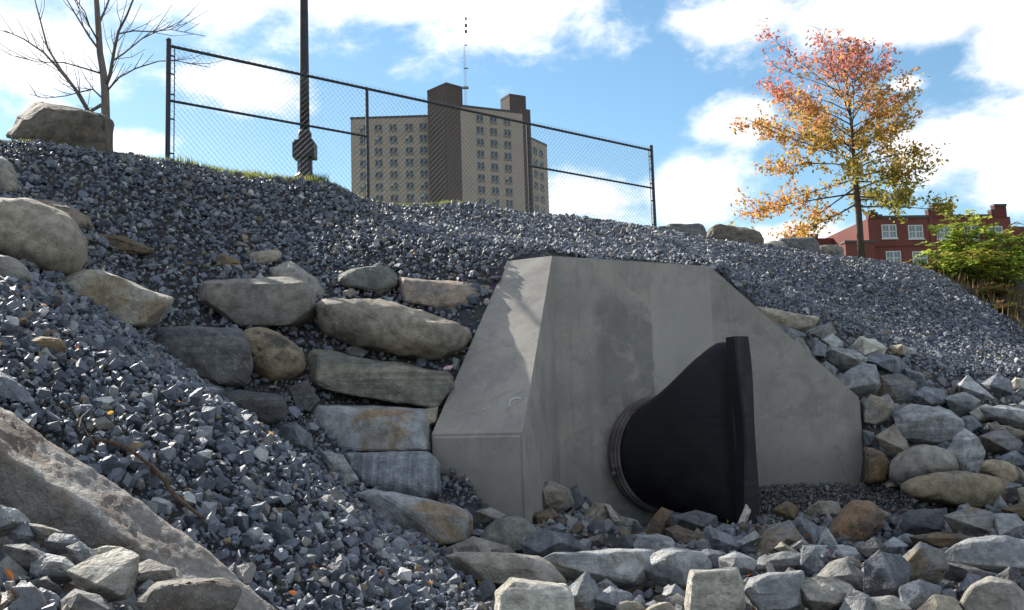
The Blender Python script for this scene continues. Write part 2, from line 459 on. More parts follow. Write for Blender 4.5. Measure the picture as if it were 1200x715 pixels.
def zt(X, Y):
    X = np.asarray(X, float); Y = np.asarray(Y, float)
    sh = X.shape; x = X.ravel(); y = Y.ravel()
    z = np.empty(len(x))
    for i in range(0, len(x), 20000):
        xs, ys = x[i:i + 20000], y[i:i + 20000]
        d2 = (xs[:, None] - CT[None, :, 0]) ** 2 + (ys[:, None] - CT[None, :, 1]) ** 2
        z[i:i + 20000] = _tps(d2) @ CW[:len(CT)] + CW[-3] + CW[-2] * xs + CW[-1] * ys
    s = (x - FA[0]) * FN[0] + (y - FA[1]) * FN[1]
    base = 4.26 * sstep(s, -9.0, 0.5) - 0.2 * (1 - sstep(s, -12, -6))
    far = np.maximum.reduce([(-9.5 - x), (x - 17.0), (-4.0 - y), (y - 27.0), s - 8.0, np.zeros_like(x)])
    w = sstep(far, 0.0, 6.0)
    z = np.where(w >= 1, 0, z) * (1 - w) + base * w
    al = inside(ALCOVE, x, y)
    # in front of the wings the bed runs out level and then joins the rest
    a_, b_ = xy(pC) + np.array((0.0, -0.2)), xy(pF) + nR * 0.6
    e_ = (b_ - a_); Ln = np.hypot(*e_); e_ /= Ln; o_ = np.array((e_[1], -e_[0]))
    sa = (x - a_[0]) * e_[0] + (y - a_[1]) * e_[1]; so = (x - a_[0]) * o_[0] + (y - a_[1]) * o_[1]
    wf = (1 - sstep(so, 0.0, 1.3)) * (so > -0.3) * sstep(sa, -0.7, 0.1) * (1 - sstep(sa, Ln - 0.2, Ln + 0.7))
    wf = np.where(al, 1.0, wf)
    dr = np.abs((x - pF.x) * nR[0] + (y - pF.y) * nR[1])
    lvl = 0.01 + 0.29 * (1 - sstep(dr, 0.1, 1.3)) * sstep(x, 2.0, 2.6) + 0.27 * (1 - sstep(x, 0.55, 1.15))
    z = z * (1 - wf) + np.minimum(z, lvl) * wf
    return z.reshape(sh)

def axis(lo, hi, step, far_):
    core = np.arange(lo, hi + 1e-6, step)
    g = []; s = step; v = 0.0
    while v < far_:
        s *= 1.45; v += s; g.append(v)
    g = np.array(g)
    return np.concatenate([(lo - g)[::-1], core, hi + g])
gx, gy = axis(-9, 15, 0.12, 2500), axis(0.4, 27, 0.12, 2500)
GX, GY = np.meshgrid(gx, gy)
GZ = zt(GX, GY)
def zq(X, Y):
    """terrain height by bilinear lookup"""
    X = np.asarray(X, float); Y = np.asarray(Y, float)
    i = np.clip(np.searchsorted(gx, X) - 1, 0, len(gx) - 2); j = np.clip(np.searchsorted(gy, Y) - 1, 0, len(gy) - 2)
    fx = (X - gx[i]) / (gx[i + 1] - gx[i]); fy = (Y - gy[j]) / (gy[j + 1] - gy[j])
    return GZ[j, i] * (1 - fx) * (1 - fy) + GZ[j, i + 1] * fx * (1 - fy) + GZ[j + 1, i] * (1 - fx) * fy + GZ[j + 1, i + 1] * fx * fy
def hit(px, py, y0=2.0, y1=40.0):
    """where the line of sight through a photograph pixel meets the terrain"""
    d = ray(px, py); d = d / d.y
    ys = np.arange(y0, y1, 0.02)
    X, Z = d.x * ys, CAM.z + d.z * ys
    k = np.nonzero(Z < zq(X, ys))[0]
    if len(k) == 0: return None
    return CAM + d * float(ys[k[0]])

nx, ny = len(gx), len(gy)
idx = np.arange(nx * ny).reshape(ny, nx)
F4 = np.stack([idx[:-1, :-1], idx[:-1, 1:], idx[1:, 1:], idx[1:, :-1]], -1).reshape(-1, 4)
sg = (GX - FA[0]) * FN[0] + (GY - FA[1]) * FN[1]
alongf = (GX - FA[0]) * FU[0] + (GY - FA[1]) * FU[1]
gm = np.maximum(sstep(sg, -0.1, 0.25), sstep(alongf, 19, 21))
tint = np.stack([gm, gm * 0, gm * 0, gm * 0 + 1], -1).reshape(-1, 4)
ground = mk_np('ground', np.stack([GX, GY, GZ - 0.02], -1).reshape(-1, 3), F4, M['ground'], tint, smooth=True)
tag(ground, 'dark soil bank and channel bed under the crushed stone', None, None, 'structure')

# ------------------------------------------------------------------ concrete headwall
def concrete_mat():
    t = NT('cast_concrete')
    v = t.tc.outputs['Object']                                   # origin at the foot of the wall's left inside corner
    big = t.noise(v, 1.6, 7, 0.6, 0.3); mid = t.noise(v, 6, 8, 0.65); fine = t.noise(v, 60, 4, 0.6)
    streak = t.noise(t.vec('MULTIPLY', v, (9, 9, 0.7)), 1.0, 6, 0.65, 0.4)
    col = t.mix(t.step(big, 0.34, 0.66), (0.37, 0.335, 0.288), (0.275, 0.251, 0.222))
    col = t.mix(t.step(streak, 0.54, 0.74, 0.0, 0.30), col, (0.42, 0.395, 0.35))
    col = t.mix(t.step(streak, 0.46, 0.30, 0.0, 0.35), col, (0.19, 0.18, 0.165))
    col = t.mix(t.step(t.noise(v, 3.2, 10, 0.72, 0.9), 0.48, 0.64, 0.0, 0.65), col, (0.225, 0.21, 0.192))
    col = t.mix(t.step(mid, 0.42, 0.30, 0.0, 0.35), col, (0.40, 0.39, 0.36))
    col = t.mix(t.step(t.noise(v, 8.0, 8, 0.7, 2.2), 0.58, 0.68, 0.0, 0.55), col, (0.45, 0.425, 0.385))
    s = t.n.new('ShaderNodeSeparateXYZ')
    r = t.n.new('ShaderNodeVectorRotate'); r.rotation_type = 'Z_AXIS'
    r.inputs['Angle'].default_value = -math.atan2(uW[1], uW[0]); t.l.new(v, r.inputs['Vector']); t.l.new(r.outputs[0], s.inputs[0])
    U, N, Z = s.outputs[0], s.outputs[1], s.outputs[2]
    onwall = t.math('MULTIPLY', t.step(N, -0.08, -0.04), t.step(U, 0.0, 0.02))
    # a clean, paler formwork panel on the right half of the wall and a blotchy damp one beside it
    edge = t.math('ADD', U, t.math('MULTIPLY', t.math('SUBTRACT', mid, 0.5), 0.05))
    pan = t.math('MULTIPLY', t.step(edge, 1.12, 1.18), t.step(edge, 1.93, 1.91))
    pan = t.math('MULTIPLY', pan, t.step(t.math('ADD', Z, t.math('MULTIPLY', t.math('SUBTRACT', big, 0.5), 0.5)), 1.30, 1.36))
    pan = t.math('MULTIPLY', pan, t.step(t.math('ADD', Z, t.math('MULTIPLY', t.math('SUBTRACT', big, 0.5), 0.6)), 2.62, 2.35))
    col = t.mix(t.math('MULTIPLY', t.math('MULTIPLY', pan, onwall), 0.6), col, (0.40, 0.37, 0.33))
    damp = t.math('MULTIPLY', t.step(edge, 0.40, 0.55), t.step(edge, 1.15, 1.13))
    damp = t.math('MULTIPLY', damp, t.step(t.noise(v, 4.0, 8, 0.7, 0.6), 0.36, 0.52))
    damp = t.math('MULTIPLY', damp, t.step(Z, 2.45, 2.1))
    col = t.mix(t.math('MULTIPLY', t.math('MULTIPLY', damp, onwall), 0.6), col, (0.16, 0.155, 0.145))
    # uneven darker tone towards the foot
    foot = t.step(t.math('ADD', Z, t.math('MULTIPLY', t.math('SUBTRACT', mid, 0.5), 0.5)), 0.95, 0.35, 0.0, 0.45)
    col = t.mix(foot, col, (0.17, 0.16, 0.145))
    pits = t.step(t.voro(v, 15, 'F1'), 0.06, 0.11)
    col = t.mix(t.math('MULTIPLY', t.math('SUBTRACT', 1.0, pits), 0.55), col, (0.10, 0.095, 0.088))
    nrm = t.bump(mid, 0.25, 0.012); nrm = t.bump(fine, 0.22, 0.004, nrm); nrm = t.bump(pits, 0.12, 0.005, nrm)
    return t.done(col, 0.82, nrm, 0.3)
M['concrete'] = concrete_mat()

def v3(p, z): return Vector((p[0], p[1], z))
hw = empty('concrete_headwall', (pB.x, pB.y, 0.0))
tag(hw, 'grey cast concrete headwall with splayed sloping wing walls around the black valve', 'headwall')
def solid(name, verts, faces, bev=0.02, round_edges=()):
    bm = bmesh.new()
    o = origin(hw)
    vs = [bm.verts.new(Vector(v) - o) for v in verts]
    for f in faces: bm.faces.new([vs[i] for i in f])
    js = {frozenset((vs[i], vs[j])) for i, j in round_edges}
    bmesh.ops.recalc_face_normals(bm, faces=bm.faces)
    if bev: bmesh.ops.bevel(bm, geom=[e for e in bm.edges if frozenset(e.verts) in js], offset=bev, segments=2, affect='EDGES', clamp_overlap=True)
    me = bpy.data.meshes.new(name); bm.to_mesh(me); bm.free()
    me.materials.append(M['concrete']); me.shade_flat()
    return link(name, me, hw)
ZB = -0.4
b0, e0 = xy(pB), xy(pE)
# face wall: the right end and left end are mitred into the wings
bk_l, bk_r = b0 - nW * TH, e0 - nW * TH
solid('face_wall', [v3(b0, ZB), v3(e0, ZB), v3(bk_r, ZB), v3(bk_l, ZB), v3(b0, pB.z), v3(e0, pE.z), v3(bk_r, pE.z), v3(bk_l, pB.z)],
      [(0, 1, 5, 4), (1, 2, 6, 5), (2, 3, 7, 6), (3, 0, 4, 7), (4, 5, 6, 7), (3, 2, 1, 0)], 0)
# left wing: runs towards the channel, its top falling, its earth side battered
LB, LA, LC, LD = pB.copy(), pA.copy(), pC.copy(), pD.copy()
bl = b0 - nW * TH
wl_v = [v3(xy(LC), ZB), v3(xy(LB), ZB), v3(bl, ZB), v3(xy(LA), ZB), v3(xy(LD), ZB),
        LC, Vector((LB.x, LB.y, LB.z + 0.002)), v3(bl, LB.z + 0.002), LA, LD]
solid('wing_wall', wl_v, [(0, 1, 6, 5), (1, 2, 7, 6), (2, 3, 8, 7), (3, 4, 9, 8), (4, 0, 5, 9), (5, 6, 8, 9), (6, 7, 8), (4, 3, 2, 1, 0)], 0.02, ((5, 9), (0, 5), (4, 9)))
# right wing: seen square on
f0 = xy(pF); RT = TH
fb = f0 - nR * RT; eb = e0 - nR * RT
solid('wing_wall', [v3(e0, ZB), v3(f0, ZB), v3(fb, ZB), v3(eb, ZB), Vector((e0[0], e0[1], pE.z - 0.002)), Vector((f0[0], f0[1], pF.z)), v3(fb, pF.z), v3(eb, pE.z - 0.002)],
      [(0, 1, 5, 4), (1, 2, 6, 5), (2, 3, 7, 6), (3, 0, 4, 7), (4, 5, 6, 7), (3, 2, 1, 0)], 0.02, ((1, 5), (5, 6), (2, 6)))
# pale curved scratch on the sloping top of the left wing
def on_plane(px, py, lift=0.004):
    d = ray(px, py); nrm = _pl_n.normalized()
    if nrm.dot(d) > 0: nrm = -nrm
    return CAM + d * ((pB - CAM).dot(_pl_n) / d.dot(_pl_n)) + nrm * lift
arc = [(598, 477), (597, 473), (599, 469), (603, 467), (607, 466.5), (611, 468)]
mb = MB()
for (x0, y0), (x1, y1) in zip(arc, arc[1:]):
    dx, dy = x1 - x0, y1 - y0; L = math.hypot(dx, dy); ox, oy = -dy / L * 0.8, dx / L * 0.8
    mb.quad(on_plane(x0 - ox, y0 - oy), on_plane(x1 - ox, y1 - oy), on_plane(x1 + ox, y1 + oy), on_plane(x0 + ox, y0 + oy))
M['chalk'] = plain('pale_scrape', (0.52, 0.51, 0.48), 0.9, 0.1)
mb.make('scrape_mark', M['chalk'], hw)

# ------------------------------------------------------------------ black rubber check valve
def rubber_mat():
    t = NT('black_rubber')
    v = t.tc.outputs['Object']
    n = t.noise(v, 5, 6, 0.6); f = t.noise(t.vec('MULTIPLY', v, (6, 6, 40)), 1.0, 4, 0.6)
    dust = t.step(n, 0.52, 0.75, 0.0, 0.35)
    col = t.mix(dust, (0.010, 0.009, 0.012), (0.028, 0.025, 0.027))
    sz_ = t.n.new('ShaderNodeSeparateXYZ'); t.l.new(v, sz_.inputs[0])
    rid = t.math('SINE', t.math('MULTIPLY', t.math('ADD', sz_.outputs[2], t.math('MULTIPLY', n, 0.05)), 70.0))
    return t.done(col, t.step(n, 0.35, 0.65, 0.42, 0.68), t.bump(f, 0.2, 0.008, t.bump(rid, 0.07, 0.004)), 0.4)
M['rubber'] = rubber_mat()
def steel_mat():
    t = NT('dull_steel_band')
    v = t.tc.outputs['Object']
    n = t.noise(v, 7, 6, 0.6); g = t.noise(t.vec('MULTIPLY', v, (30, 30, 3)), 1, 3)
    col = t.mix(t.step(n, 0.4, 0.65), (0.19, 0.17, 0.165), (0.12, 0.10, 0.10))
    return t.done(col, 0.5, t.bump(g, 0.2, 0.004), 0.4, 0.35)
M['steel'] = steel_mat()
d = ray(766, 531); wallp = v3(b0, 0)
nV = Vector((nW[0], nW[1], 0)); uV = Vector((uW[0], uW[1], 0)); zV = Vector((0, 0, 1))
cV = CAM + d * ((wallp - CAM).dot(nV) / d.dot(nV))
valve = empty('check_valve', (cV.x, cV.y, 0.1))
tag(valve, 'black rubber duckbill check valve clamped to the pipe in the concrete headwall', 'valve')
R0 = 0.56
def ringV(t, r, n=40, cz=0.0):
    return [cV + nV * t + uV * (r * math.cos(2 * PI * k / n)) + zV * (cz + r * math.sin(2 * PI * k / n)) for k in range(n)]
def loft(name, rings, mat, parent, capa=True, capb=True, smooth=True):
    v, f = [], []
    n = len(rings[0])
    for r in rings: v += r
    for i in range(len(rings) - 1):
        for j in range(n):
            k = (j + 1) % n
            f.append((i * n + j, i * n + k, (i + 1) * n + k, (i + 1) * n + j))
    if capa: f.append(tuple(range(n))[::-1])
    if capb: f.append(tuple((len(rings) - 1) * n + j for j in range(n)))
    return mk(name, v, f, mat, parent, None, smooth)
o = loft('pipe_collar', [ringV(-0.05, R0 - 0.012), ringV(0.07, R0 - 0.012), ringV(0.075, R0 + 0.01), ringV(0.10, R0 + 0.014), ringV(0.105, R0 - 0.002), ringV(0.19, R0 - 0.002)], M['steel'], valve, False, True, False)
o2 = loft('clamp_band', [ringV(0.125, R0 - 0.002), ringV(0.126, R0 + 0.012), ringV(0.165, R0 + 0.012), ringV(0.166, R0 - 0.002)], M['steel'], o, False, False, False)
mb = MB()
bp = cV + nV * 0.145 - uV * (R0 + 0.02) - zV * 0.13
for s in (-1, 1): mb.tube([bp + zV * (0.02 * s), bp + zV * (0.045 * s)], 0.022, 6)
mb.tube([bp - zV * 0.06, bp + zV * 0.06], 0.008, 6)
mb.make('clamp_bolt', M['steel'], o2)
zbot, ztop0 = -R0 + 0.03, R0 - 0.03
ztop1 = 1.73 - cV.z
LBILL = 1.30
rings = []
NS = 26
for i in range(NS + 1):
    t = i / NS
    T = 0.19 + (LBILL - 0.19) * t
    q = min(1, max(0, (t - 0.02) / 0.86))
    hw_ = (R0 - 0.03) * (1 - q) ** 0.9 + 0.045 * q if q < 1 else 0.045
    hw_ = max(hw_, 0.045)
    qt = min(1.0, t / 0.80)
    tp = ztop0 + (ztop1 - ztop0) * (qt - 0.07 * math.sin(2 * PI * qt) * 0.5)
    bt = zbot - 0.10 * t
    cz, hh = (tp + bt) / 2, (tp - bt) / 2
    ex = 1.0 - 0.35 * q
    ring = []
    for k in range(40):
        a = 2 * PI * k / 40; ca, sa = math.cos(a), math.sin(a)
        ring.append(cV + nV * T + uV * (hw_ * math.copysign(abs(ca) ** ex, ca)) + zV * (cz + hh * math.copysign(abs(sa) ** ex, sa)))
    rings.append(ring)
body = loft('rubber_sleeve', rings, M['rubber'], valve)
# the thick vertical lips where the sleeve closes
lz = np.linspace(zbot - 0.20, ztop1 + 0.03, 18)
lip = []
for z in lz:
    s = (z - lz[0]) / (lz[-1] - lz[0])
    w_ = 0.075 + 0.012 * math.sin(s * 9)
    offu = 0.022 * math.sin(s * 3.0)
    tt = LBILL + 0.03 + 0.02 * math.sin(s * 2.6)
    ring = []
    for (a, b) in ((-1, -0.8), (-0.8, -1), (0.8, -1), (1, -0.8), (1, 0.8), (0.8, 1), (-0.8, 1), (-1, 0.8)):
        ring.append(cV + nV * (tt + a * 0.072) + uV * (offu + b * w_) + zV * z)
    lip.append(ring)
loft('bill_lip', lip, M['rubber'], valve, True, True, False)

# ------------------------------------------------------------------ rocks
def chaikin(pts, n=2):
    for _ in range(n):
        q = []
        for i in range(len(pts)):
            a, b = pts[i], pts[(i + 1) % len(pts)]
            q += [a * 0.75 + b * 0.25, a * 0.25 + b * 0.75]
        pts = q
    return pts
def resample(pts, n):
    L = [0]; m = len(pts)
    for i in range(m): L.append(L[-1] + (pts[(i + 1) % m] - pts[i]).length)
    out = []; j = 0
    for k in range(n):
        s = L[-1] * k / n
        while L[j + 1] < s: j += 1
        f = (s - L[j]) / max(1e-9, L[j + 1] - L[j])
        out.append(pts[j] * (1 - f) + pts[(j + 1) % m] * f)
    return out
def fbm(p, oct=4):
    s, a, v = 1.0, 0.5, 0.0
    for _ in range(oct):
        v += a * mnoise.noise(p * s); s *= 2.1; a *= 0.5
    return v

def rock_mesh(poly, Y, style, thick, seed):
    """a solid rock whose seen outline is the given one: rounded (rings) or broken (hull of facets)"""
    rd = random.Random(seed)
    mx, my = sum(p[0] for p in poly) / len(poly), sum(p[1] for p in poly) / len(poly)
    grow = {'round': 1.05, 'block': 1.10, 'ang': 1.20, 'cut': 1.09}[style]
    pts = [P(mx + (x - mx) * grow, my + (y - my) * grow, Y) for (x, y) in poly]
    c = sum(pts, Vector()) / len(pts)
    v = (c - CAM).normalized()
    xs = [p.x for p in pts]; zs = [p.z for p in pts]
    w, h = max(xs) - min(xs), max(zs) - min(zs)
    size = math.sqrt(w * h)
    T = thick * min(max(w, h) * 0.6, min(w, h) * 0.95)
    bm = bmesh.new()
    so = Vector((seed * 3.17 % 50, seed * 1.31 % 50, seed * 7.7 % 50))
    if style == 'round':
        big = size > 0.9
        n = 72 if big else 48
        ol = resample(chaikin(pts, 2 if style == 'round' else 1), n)
        K = 12 if big else 9
        e = {'round': 0.62, 'block': 0.34, 'slab': 0.40}[style]
        lean = Vector((rd.uniform(-.12, .12) * w, 0, rd.uniform(-.02, .16) * h))
        rings = []
        for k in range(-K, K + 1):
            a = k / (K + 0.6) * PI / 2
            s = max(0.02, math.cos(a)) ** e
            dd = math.copysign(abs(math.sin(a)) ** (0.9 if style == 'round' else 0.75), a) * T
            cc_ = c + lean * (-min(0, math.sin(a)))
            rings.append([bm.verts.new(cc_ + (p - c) * s + v * dd) for p in ol])
        for r0, r1 in zip(rings, rings[1:]):
            for j in range(n):
                bm.faces.new((r0[j], r0[(j + 1) % n], r1[(j + 1) % n], r1[j]))
        for r, dd in ((rings[0], -1), (rings[-1], 1)):
            cc_ = sum((x.co for x in r), Vector()) / n
            pv = bm.verts.new(cc_ + v * dd * T * 0.02)
            for j in range(n):
                bm.faces.new((r[j], r[(j + 1) % n], pv) if dd > 0 else (r[(j + 1) % n], r[j], pv))
        bmesh.ops.recalc_face_normals(bm, faces=bm.faces)
        bm.normal_update()
        amp = {'round': 0.07, 'block': 0.06, 'slab': 0.045}[style] * size
        for vt in bm.verts:
            q = vt.co / size * 1.7 + so
            # angular low-frequency facets plus fine roughness
            lo = fbm(q, 2)
            hi = fbm(q * 5.3 + Vector((9, 9, 9)), 3)
            ridge = abs(fbm(q * 2.2 + Vector((3, 8, 1)), 2))
            vt.co += vt.normal * (amp * (lo * 1.3 - ridge * 1.3) + size * 0.028 * hi)
        smooth = True
    else:
        m = len(pts)
        if style in ('block', 'cut'):
            fs = [rd.uniform(.70, .92) for _ in range(m)]
            tilt = Vector((rd.uniform(-.25, .25), 0, rd.uniform(-.45, .1)))
            for i, p in enumerate(pts):
                q = p - c
                bm.verts.new(p + v * rd.uniform(-0.12, 0.25) * T)
                bm.verts.new(c + q * fs[i] - v * T * (rd.uniform(.62, .80) + tilt.x * q.x / w + tilt.z * q.z / max(h, 1e-3)))
                bm.verts.new(c + q * rd.uniform(.7, .9) + v * T * rd.uniform(.7, 1.0))
            for _ in range(2):
                q = pts[rd.randrange(m)] - c
                bm.verts.new(c + q * rd.uniform(0, .5) - v * T * rd.uniform(.82, .95))
            bev, segs, nz = (0.05, 2, 1.0) if style == 'block' else (0.022, 1, 0.8)
        else:
            for p in pts:
                bm.verts.new(p + v * rd.uniform(-0.3, 0.3) * T)
            nf = rd.choice((2, 3, 3, 4))
            for side, cnt in ((-1, nf), (1, 4)):
                a0 = rd.uniform(0, m)
                for k in range(cnt):
                    q = pts[int(a0 + k * m / cnt) % m]
                    s = rd.uniform(0.28, 0.80) if side < 0 else rd.uniform(0.3, 0.7)
                    bm.verts.new(c + (q - c) * s + v * side * T * rd.uniform(0.6, 1.05))
            bev, segs, nz = 0.014, 1, 0.72
        r_ = bmesh.ops.convex_hull(bm, input=bm.verts)
        bmesh.ops.delete(bm, geom=list({g for g in r_['geom_interior'] + r_['geom_unused'] if isinstance(g, bmesh.types.BMVert)}), context='VERTS')
        bmesh.ops.dissolve_limit(bm, angle_limit=0.16 if style == 'ang' else 0.22, verts=bm.verts, edges=bm.edges)
        bmesh.ops.bevel(bm, geom=list(bm.edges), offset=bev * size, segments=segs, affect='EDGES', clamp_overlap=True)
        bmesh.ops.triangulate(bm, faces=bm.faces)
        for _ in range(5):
            lim = 0.10 * size
            ed = [e for e in bm.edges if e.calc_length() > lim]
            if not ed: break
            bmesh.ops.subdivide_edges(bm, edges=ed, cuts=1)
            bmesh.ops.triangulate(bm, faces=[f for f in bm.faces if len(f.verts) > 3])
        if style == 'block':
            bmesh.ops.smooth_vert(bm, verts=bm.verts, factor=0.25, use_axis_x=True, use_axis_y=True, use_axis_z=True)
        bm.normal_update()
        for vt in bm.verts:
            q = vt.co / size * 2.6 + so
            st = fbm(Vector((q.x * .6, q.y * .6, q.z * 3.2)), 3)
            hi = fbm(q * 4.0, 2)
            vt.co += vt.normal * (size * nz * (0.055 * fbm(q, 3) + 0.030 * st + 0.022 * hi))
        smooth = style == 'block'
    zmin = min(vt.co.z for vt in bm.verts)
    base = Vector((c.x, c.y, zmin))
    me = bpy.data.meshes.new('rock')
    for vt in bm.verts: vt.co -= base
    bm.to_mesh(me); bm.free()
    if smooth: me.shade_smooth()
    else:
        me.shade_flat()
    return me, base, size

ROCKN = [0]
ROCK_SPOTS = []
def rock(poly, mat, style, label, group, Y=None, thick=0.85, name='rock', cat='rock', sink=0.72, push=0.0):
    ROCKN[0] += 1
    ys = [p[1] for p in poly]; cx = sum(p[0] for p in poly) / len(poly)
    y_ = min(ys) + (max(ys) - min(ys)) * sink
    if Y is None:
        h_ = hit(cx, y_)
        Y = h_.y if h_ else 12.0
    Y += push
    me, base, size = rock_mesh(poly, Y, style, thick, ROCKN[0] * 13 + 5)
    me.name = name; me.materials.append(M[mat])
    o = link(name, me); o.location = base
    tag(o, label, cat, group)
    ROCK_SPOTS.append((cx, sum(ys) / len(ys), label, group))
    return o

G1 = 'boulders stacked in the left bank'
B = dict(group=G1, name='boulder', cat='boulder')
rock([(-45,262),(-30,238),(0,232),(25,238),(55,245),(80,255),(97,272),(104,290),(100,310),(88,322),(75,327),(55,322),(35,315),(10,305),(-10,300),(-32,292)], 'tan', 'round', 'big smooth rounded tan boulder bulging out at the far left of the bank', **B)
rock([(28,232),(60,235),(85,243),(103,256),(109,268),(98,273),(80,266),(50,256),(25,246)], 'pink', 'block', 'thin pinkish brown slab lying on top of the big rounded tan boulder', push=0.15, **B)
rock([(-25,303),(0,297),(22,305),(36,318),(40,330),(30,338),(5,336),(-20,325)], 'greytan', 'round', 'small rounded grey boulder tucked under the big rounded tan boulder', **B)
rock([(-20,187),(0,184),(12,190),(20,205),(19,226),(0,232),(-20,232)], 'greytan', 'block', 'upright grey brown stone at the photo edge above the big rounded tan boulder', **B)
rock([(72,338),(82,324),(100,319),(120,318),(135,325),(150,336),(175,343),(199,349),(197,357),(183,364),(182,375),(170,384),(140,388),(118,380),(105,367),(88,356)], 'pale', 'cut', 'pale weathered flat boulder with a stepped ledge and pointed right end', **B)
rock([(105,274),(140,277),(165,285),(182,295),(165,300),(130,296),(108,292)], 'brown', 'block', 'flat brownish stone half buried in gravel above the pale stepped boulder', thick=0.6, **B)
rock([(235,338),(245,332),(275,328),(335,327),(352,333),(362,345),(365,362),(360,376),(345,383),(310,386),(280,385),(262,374),(245,362),(236,352)], 'greytan', 'block', 'smooth oblong grey boulder lying flat above the square grey block', **B)
rock([(316,316),(340,308),(355,316),(372,328),(381,340),(378,350),(366,356),(350,352),(330,340)], 'greytan', 'block', 'tilted grey tan stone leaning behind the smooth oblong grey boulder', push=0.2, **B)
rock([(291,300),(300,295),(325,293),(330,300),(322,308),(300,311),(291,308)], 'tan', 'block', 'small yellowish tan block topmost in the boulder stack', **B)
rock([(250,301),(262,298),(280,306),(281,312),(266,315),(253,312)], 'brown', 'block', 'small rust brown stone in gravel left of the yellowish tan block', **B)
rock([(397,324),(410,316),(440,313),(460,318),(466,330),(460,340),(440,345),(415,341),(396,333)], 'green', 'block', 'greenish grey lumpy stone just above the longest tan boulder', **B)
rock([(402,342),(412,338),(419,344),(410,350),(402,348)], 'pale', 'ang', 'tiny pale stone below the greenish grey lumpy stone', **B)
rock([(472,327),(480,326),(530,330),(580,334),(582,350),(572,369),(545,369),(500,363),(473,354)], 'pink', 'cut', 'flat rectangular pinkish tan block beside the top of the left wing wall', Y=9.55, **B)
rock([(372,362),(380,352),(410,349),(440,354),(480,362),(520,375),(545,382),(553,391),(546,408),(530,422),(505,425),(480,423),(455,415),(420,405),(390,398),(376,385)], 'tan', 'round', 'longest tan boulder, lying slanted beside the left wing wall', Y=8.95, **B)
rock([(160,400),(185,388),(225,385),(278,387),(287,405),(290,430),(285,450),(262,453),(240,448),(215,442),(185,432),(165,415)], 'darkgrey', 'cut', 'square dark grey block with scratched flat face', **B)
rock([(285,392),(298,385),(318,386),(340,400),(356,415),(357,432),(345,443),(325,450),(308,443),(295,430),(287,410)], 'tanpatch', 'round', 'egg shaped tan boulder with black patches right of the square dark grey block', **B)
rock([(362,428),(372,413),(400,416),(440,420),(490,428),(525,436),(529,452),(520,472),(508,478),(470,472),(420,466),(380,459),(362,450)], 'banded', 'cut', 'long dark olive block with bands like wood grain under the longest tan boulder', Y=8.5, **B)
rock([(360,481),(372,475),(400,474),(440,475),(470,476),(496,480),(501,500),(501,528),(480,531),(430,528),(385,529),(370,515),(362,497)], 'rusty', 'cut', 'bluish white block with a rust stained right half beside the left wing wall', Y=8.15, **B)
rock([(240,462),(275,458),(320,462),(334,470),(335,490),(325,498),(300,501),(280,492),(255,480)], 'darkgrey', 'round', 'rounded dark grey stone below the square dark grey block', **B)
rock([(325,502),(345,498),(362,510),(366,528),(345,534),(325,522)], 'slate', 'ang', 'blue grey broken stone left of the rust stained block', **B)
rock([(405,532),(440,527),(500,531),(512,545),(512,575),(500,588),(460,582),(425,570),(408,552)], 'slate', 'cut', 'dark blue block under the rust stained block beside the wing wall', Y=7.7, **B)
rock([(425,582),(440,575),(475,580),(500,590),(530,592),(548,603),(551,620),(543,637),(525,644),(495,642),(470,628),(440,612)], 'rusty', 'cut', 'broad grey boulder with tan right end at the foot of the left wing wall', Y=6.95, **B)
rock([(30,402),(45,395),(70,398),(78,410),(65,421),(40,420)], 'brown', 'block', 'dark brown stone half sunk in the gravel at the far left', **B)
rock([(-20,440),(0,438),(20,450),(36,468),(34,477),(10,474),(-20,466)], 'slate', 'ang', 'layered slate rock at the photo edge just above the granite slab', **B)

rock([(338,455),(360,447),(374,470),(364,484),(345,480)], 'darkgrey', 'cut', 'dark stone wedged between the egg shaped boulder and the rust stained block', **B)
rock([(378,530),(402,534),(420,562),(402,574),(384,556)], 'slatelight', 'cut', 'grey stone left of the dark blue block at the gravel edge', **B)
rock([(494,481),(513,478),(511,496),(499,499)], 'tan', 'cut', 'little tan stone squeezed between the rust stained block and the wing wall', Y=8.15, **B)
rock([(405,408),(420,405),(432,412),(424,420),(408,417)], 'grey', 'cut', 'small grey stone under the middle of the longest tan boulder', Y=8.75, **B)
rock([(205,445),(235,450),(262,456),(255,466),(225,463)], 'slate', 'cut', 'thin blue stone under the square dark grey block', **B)
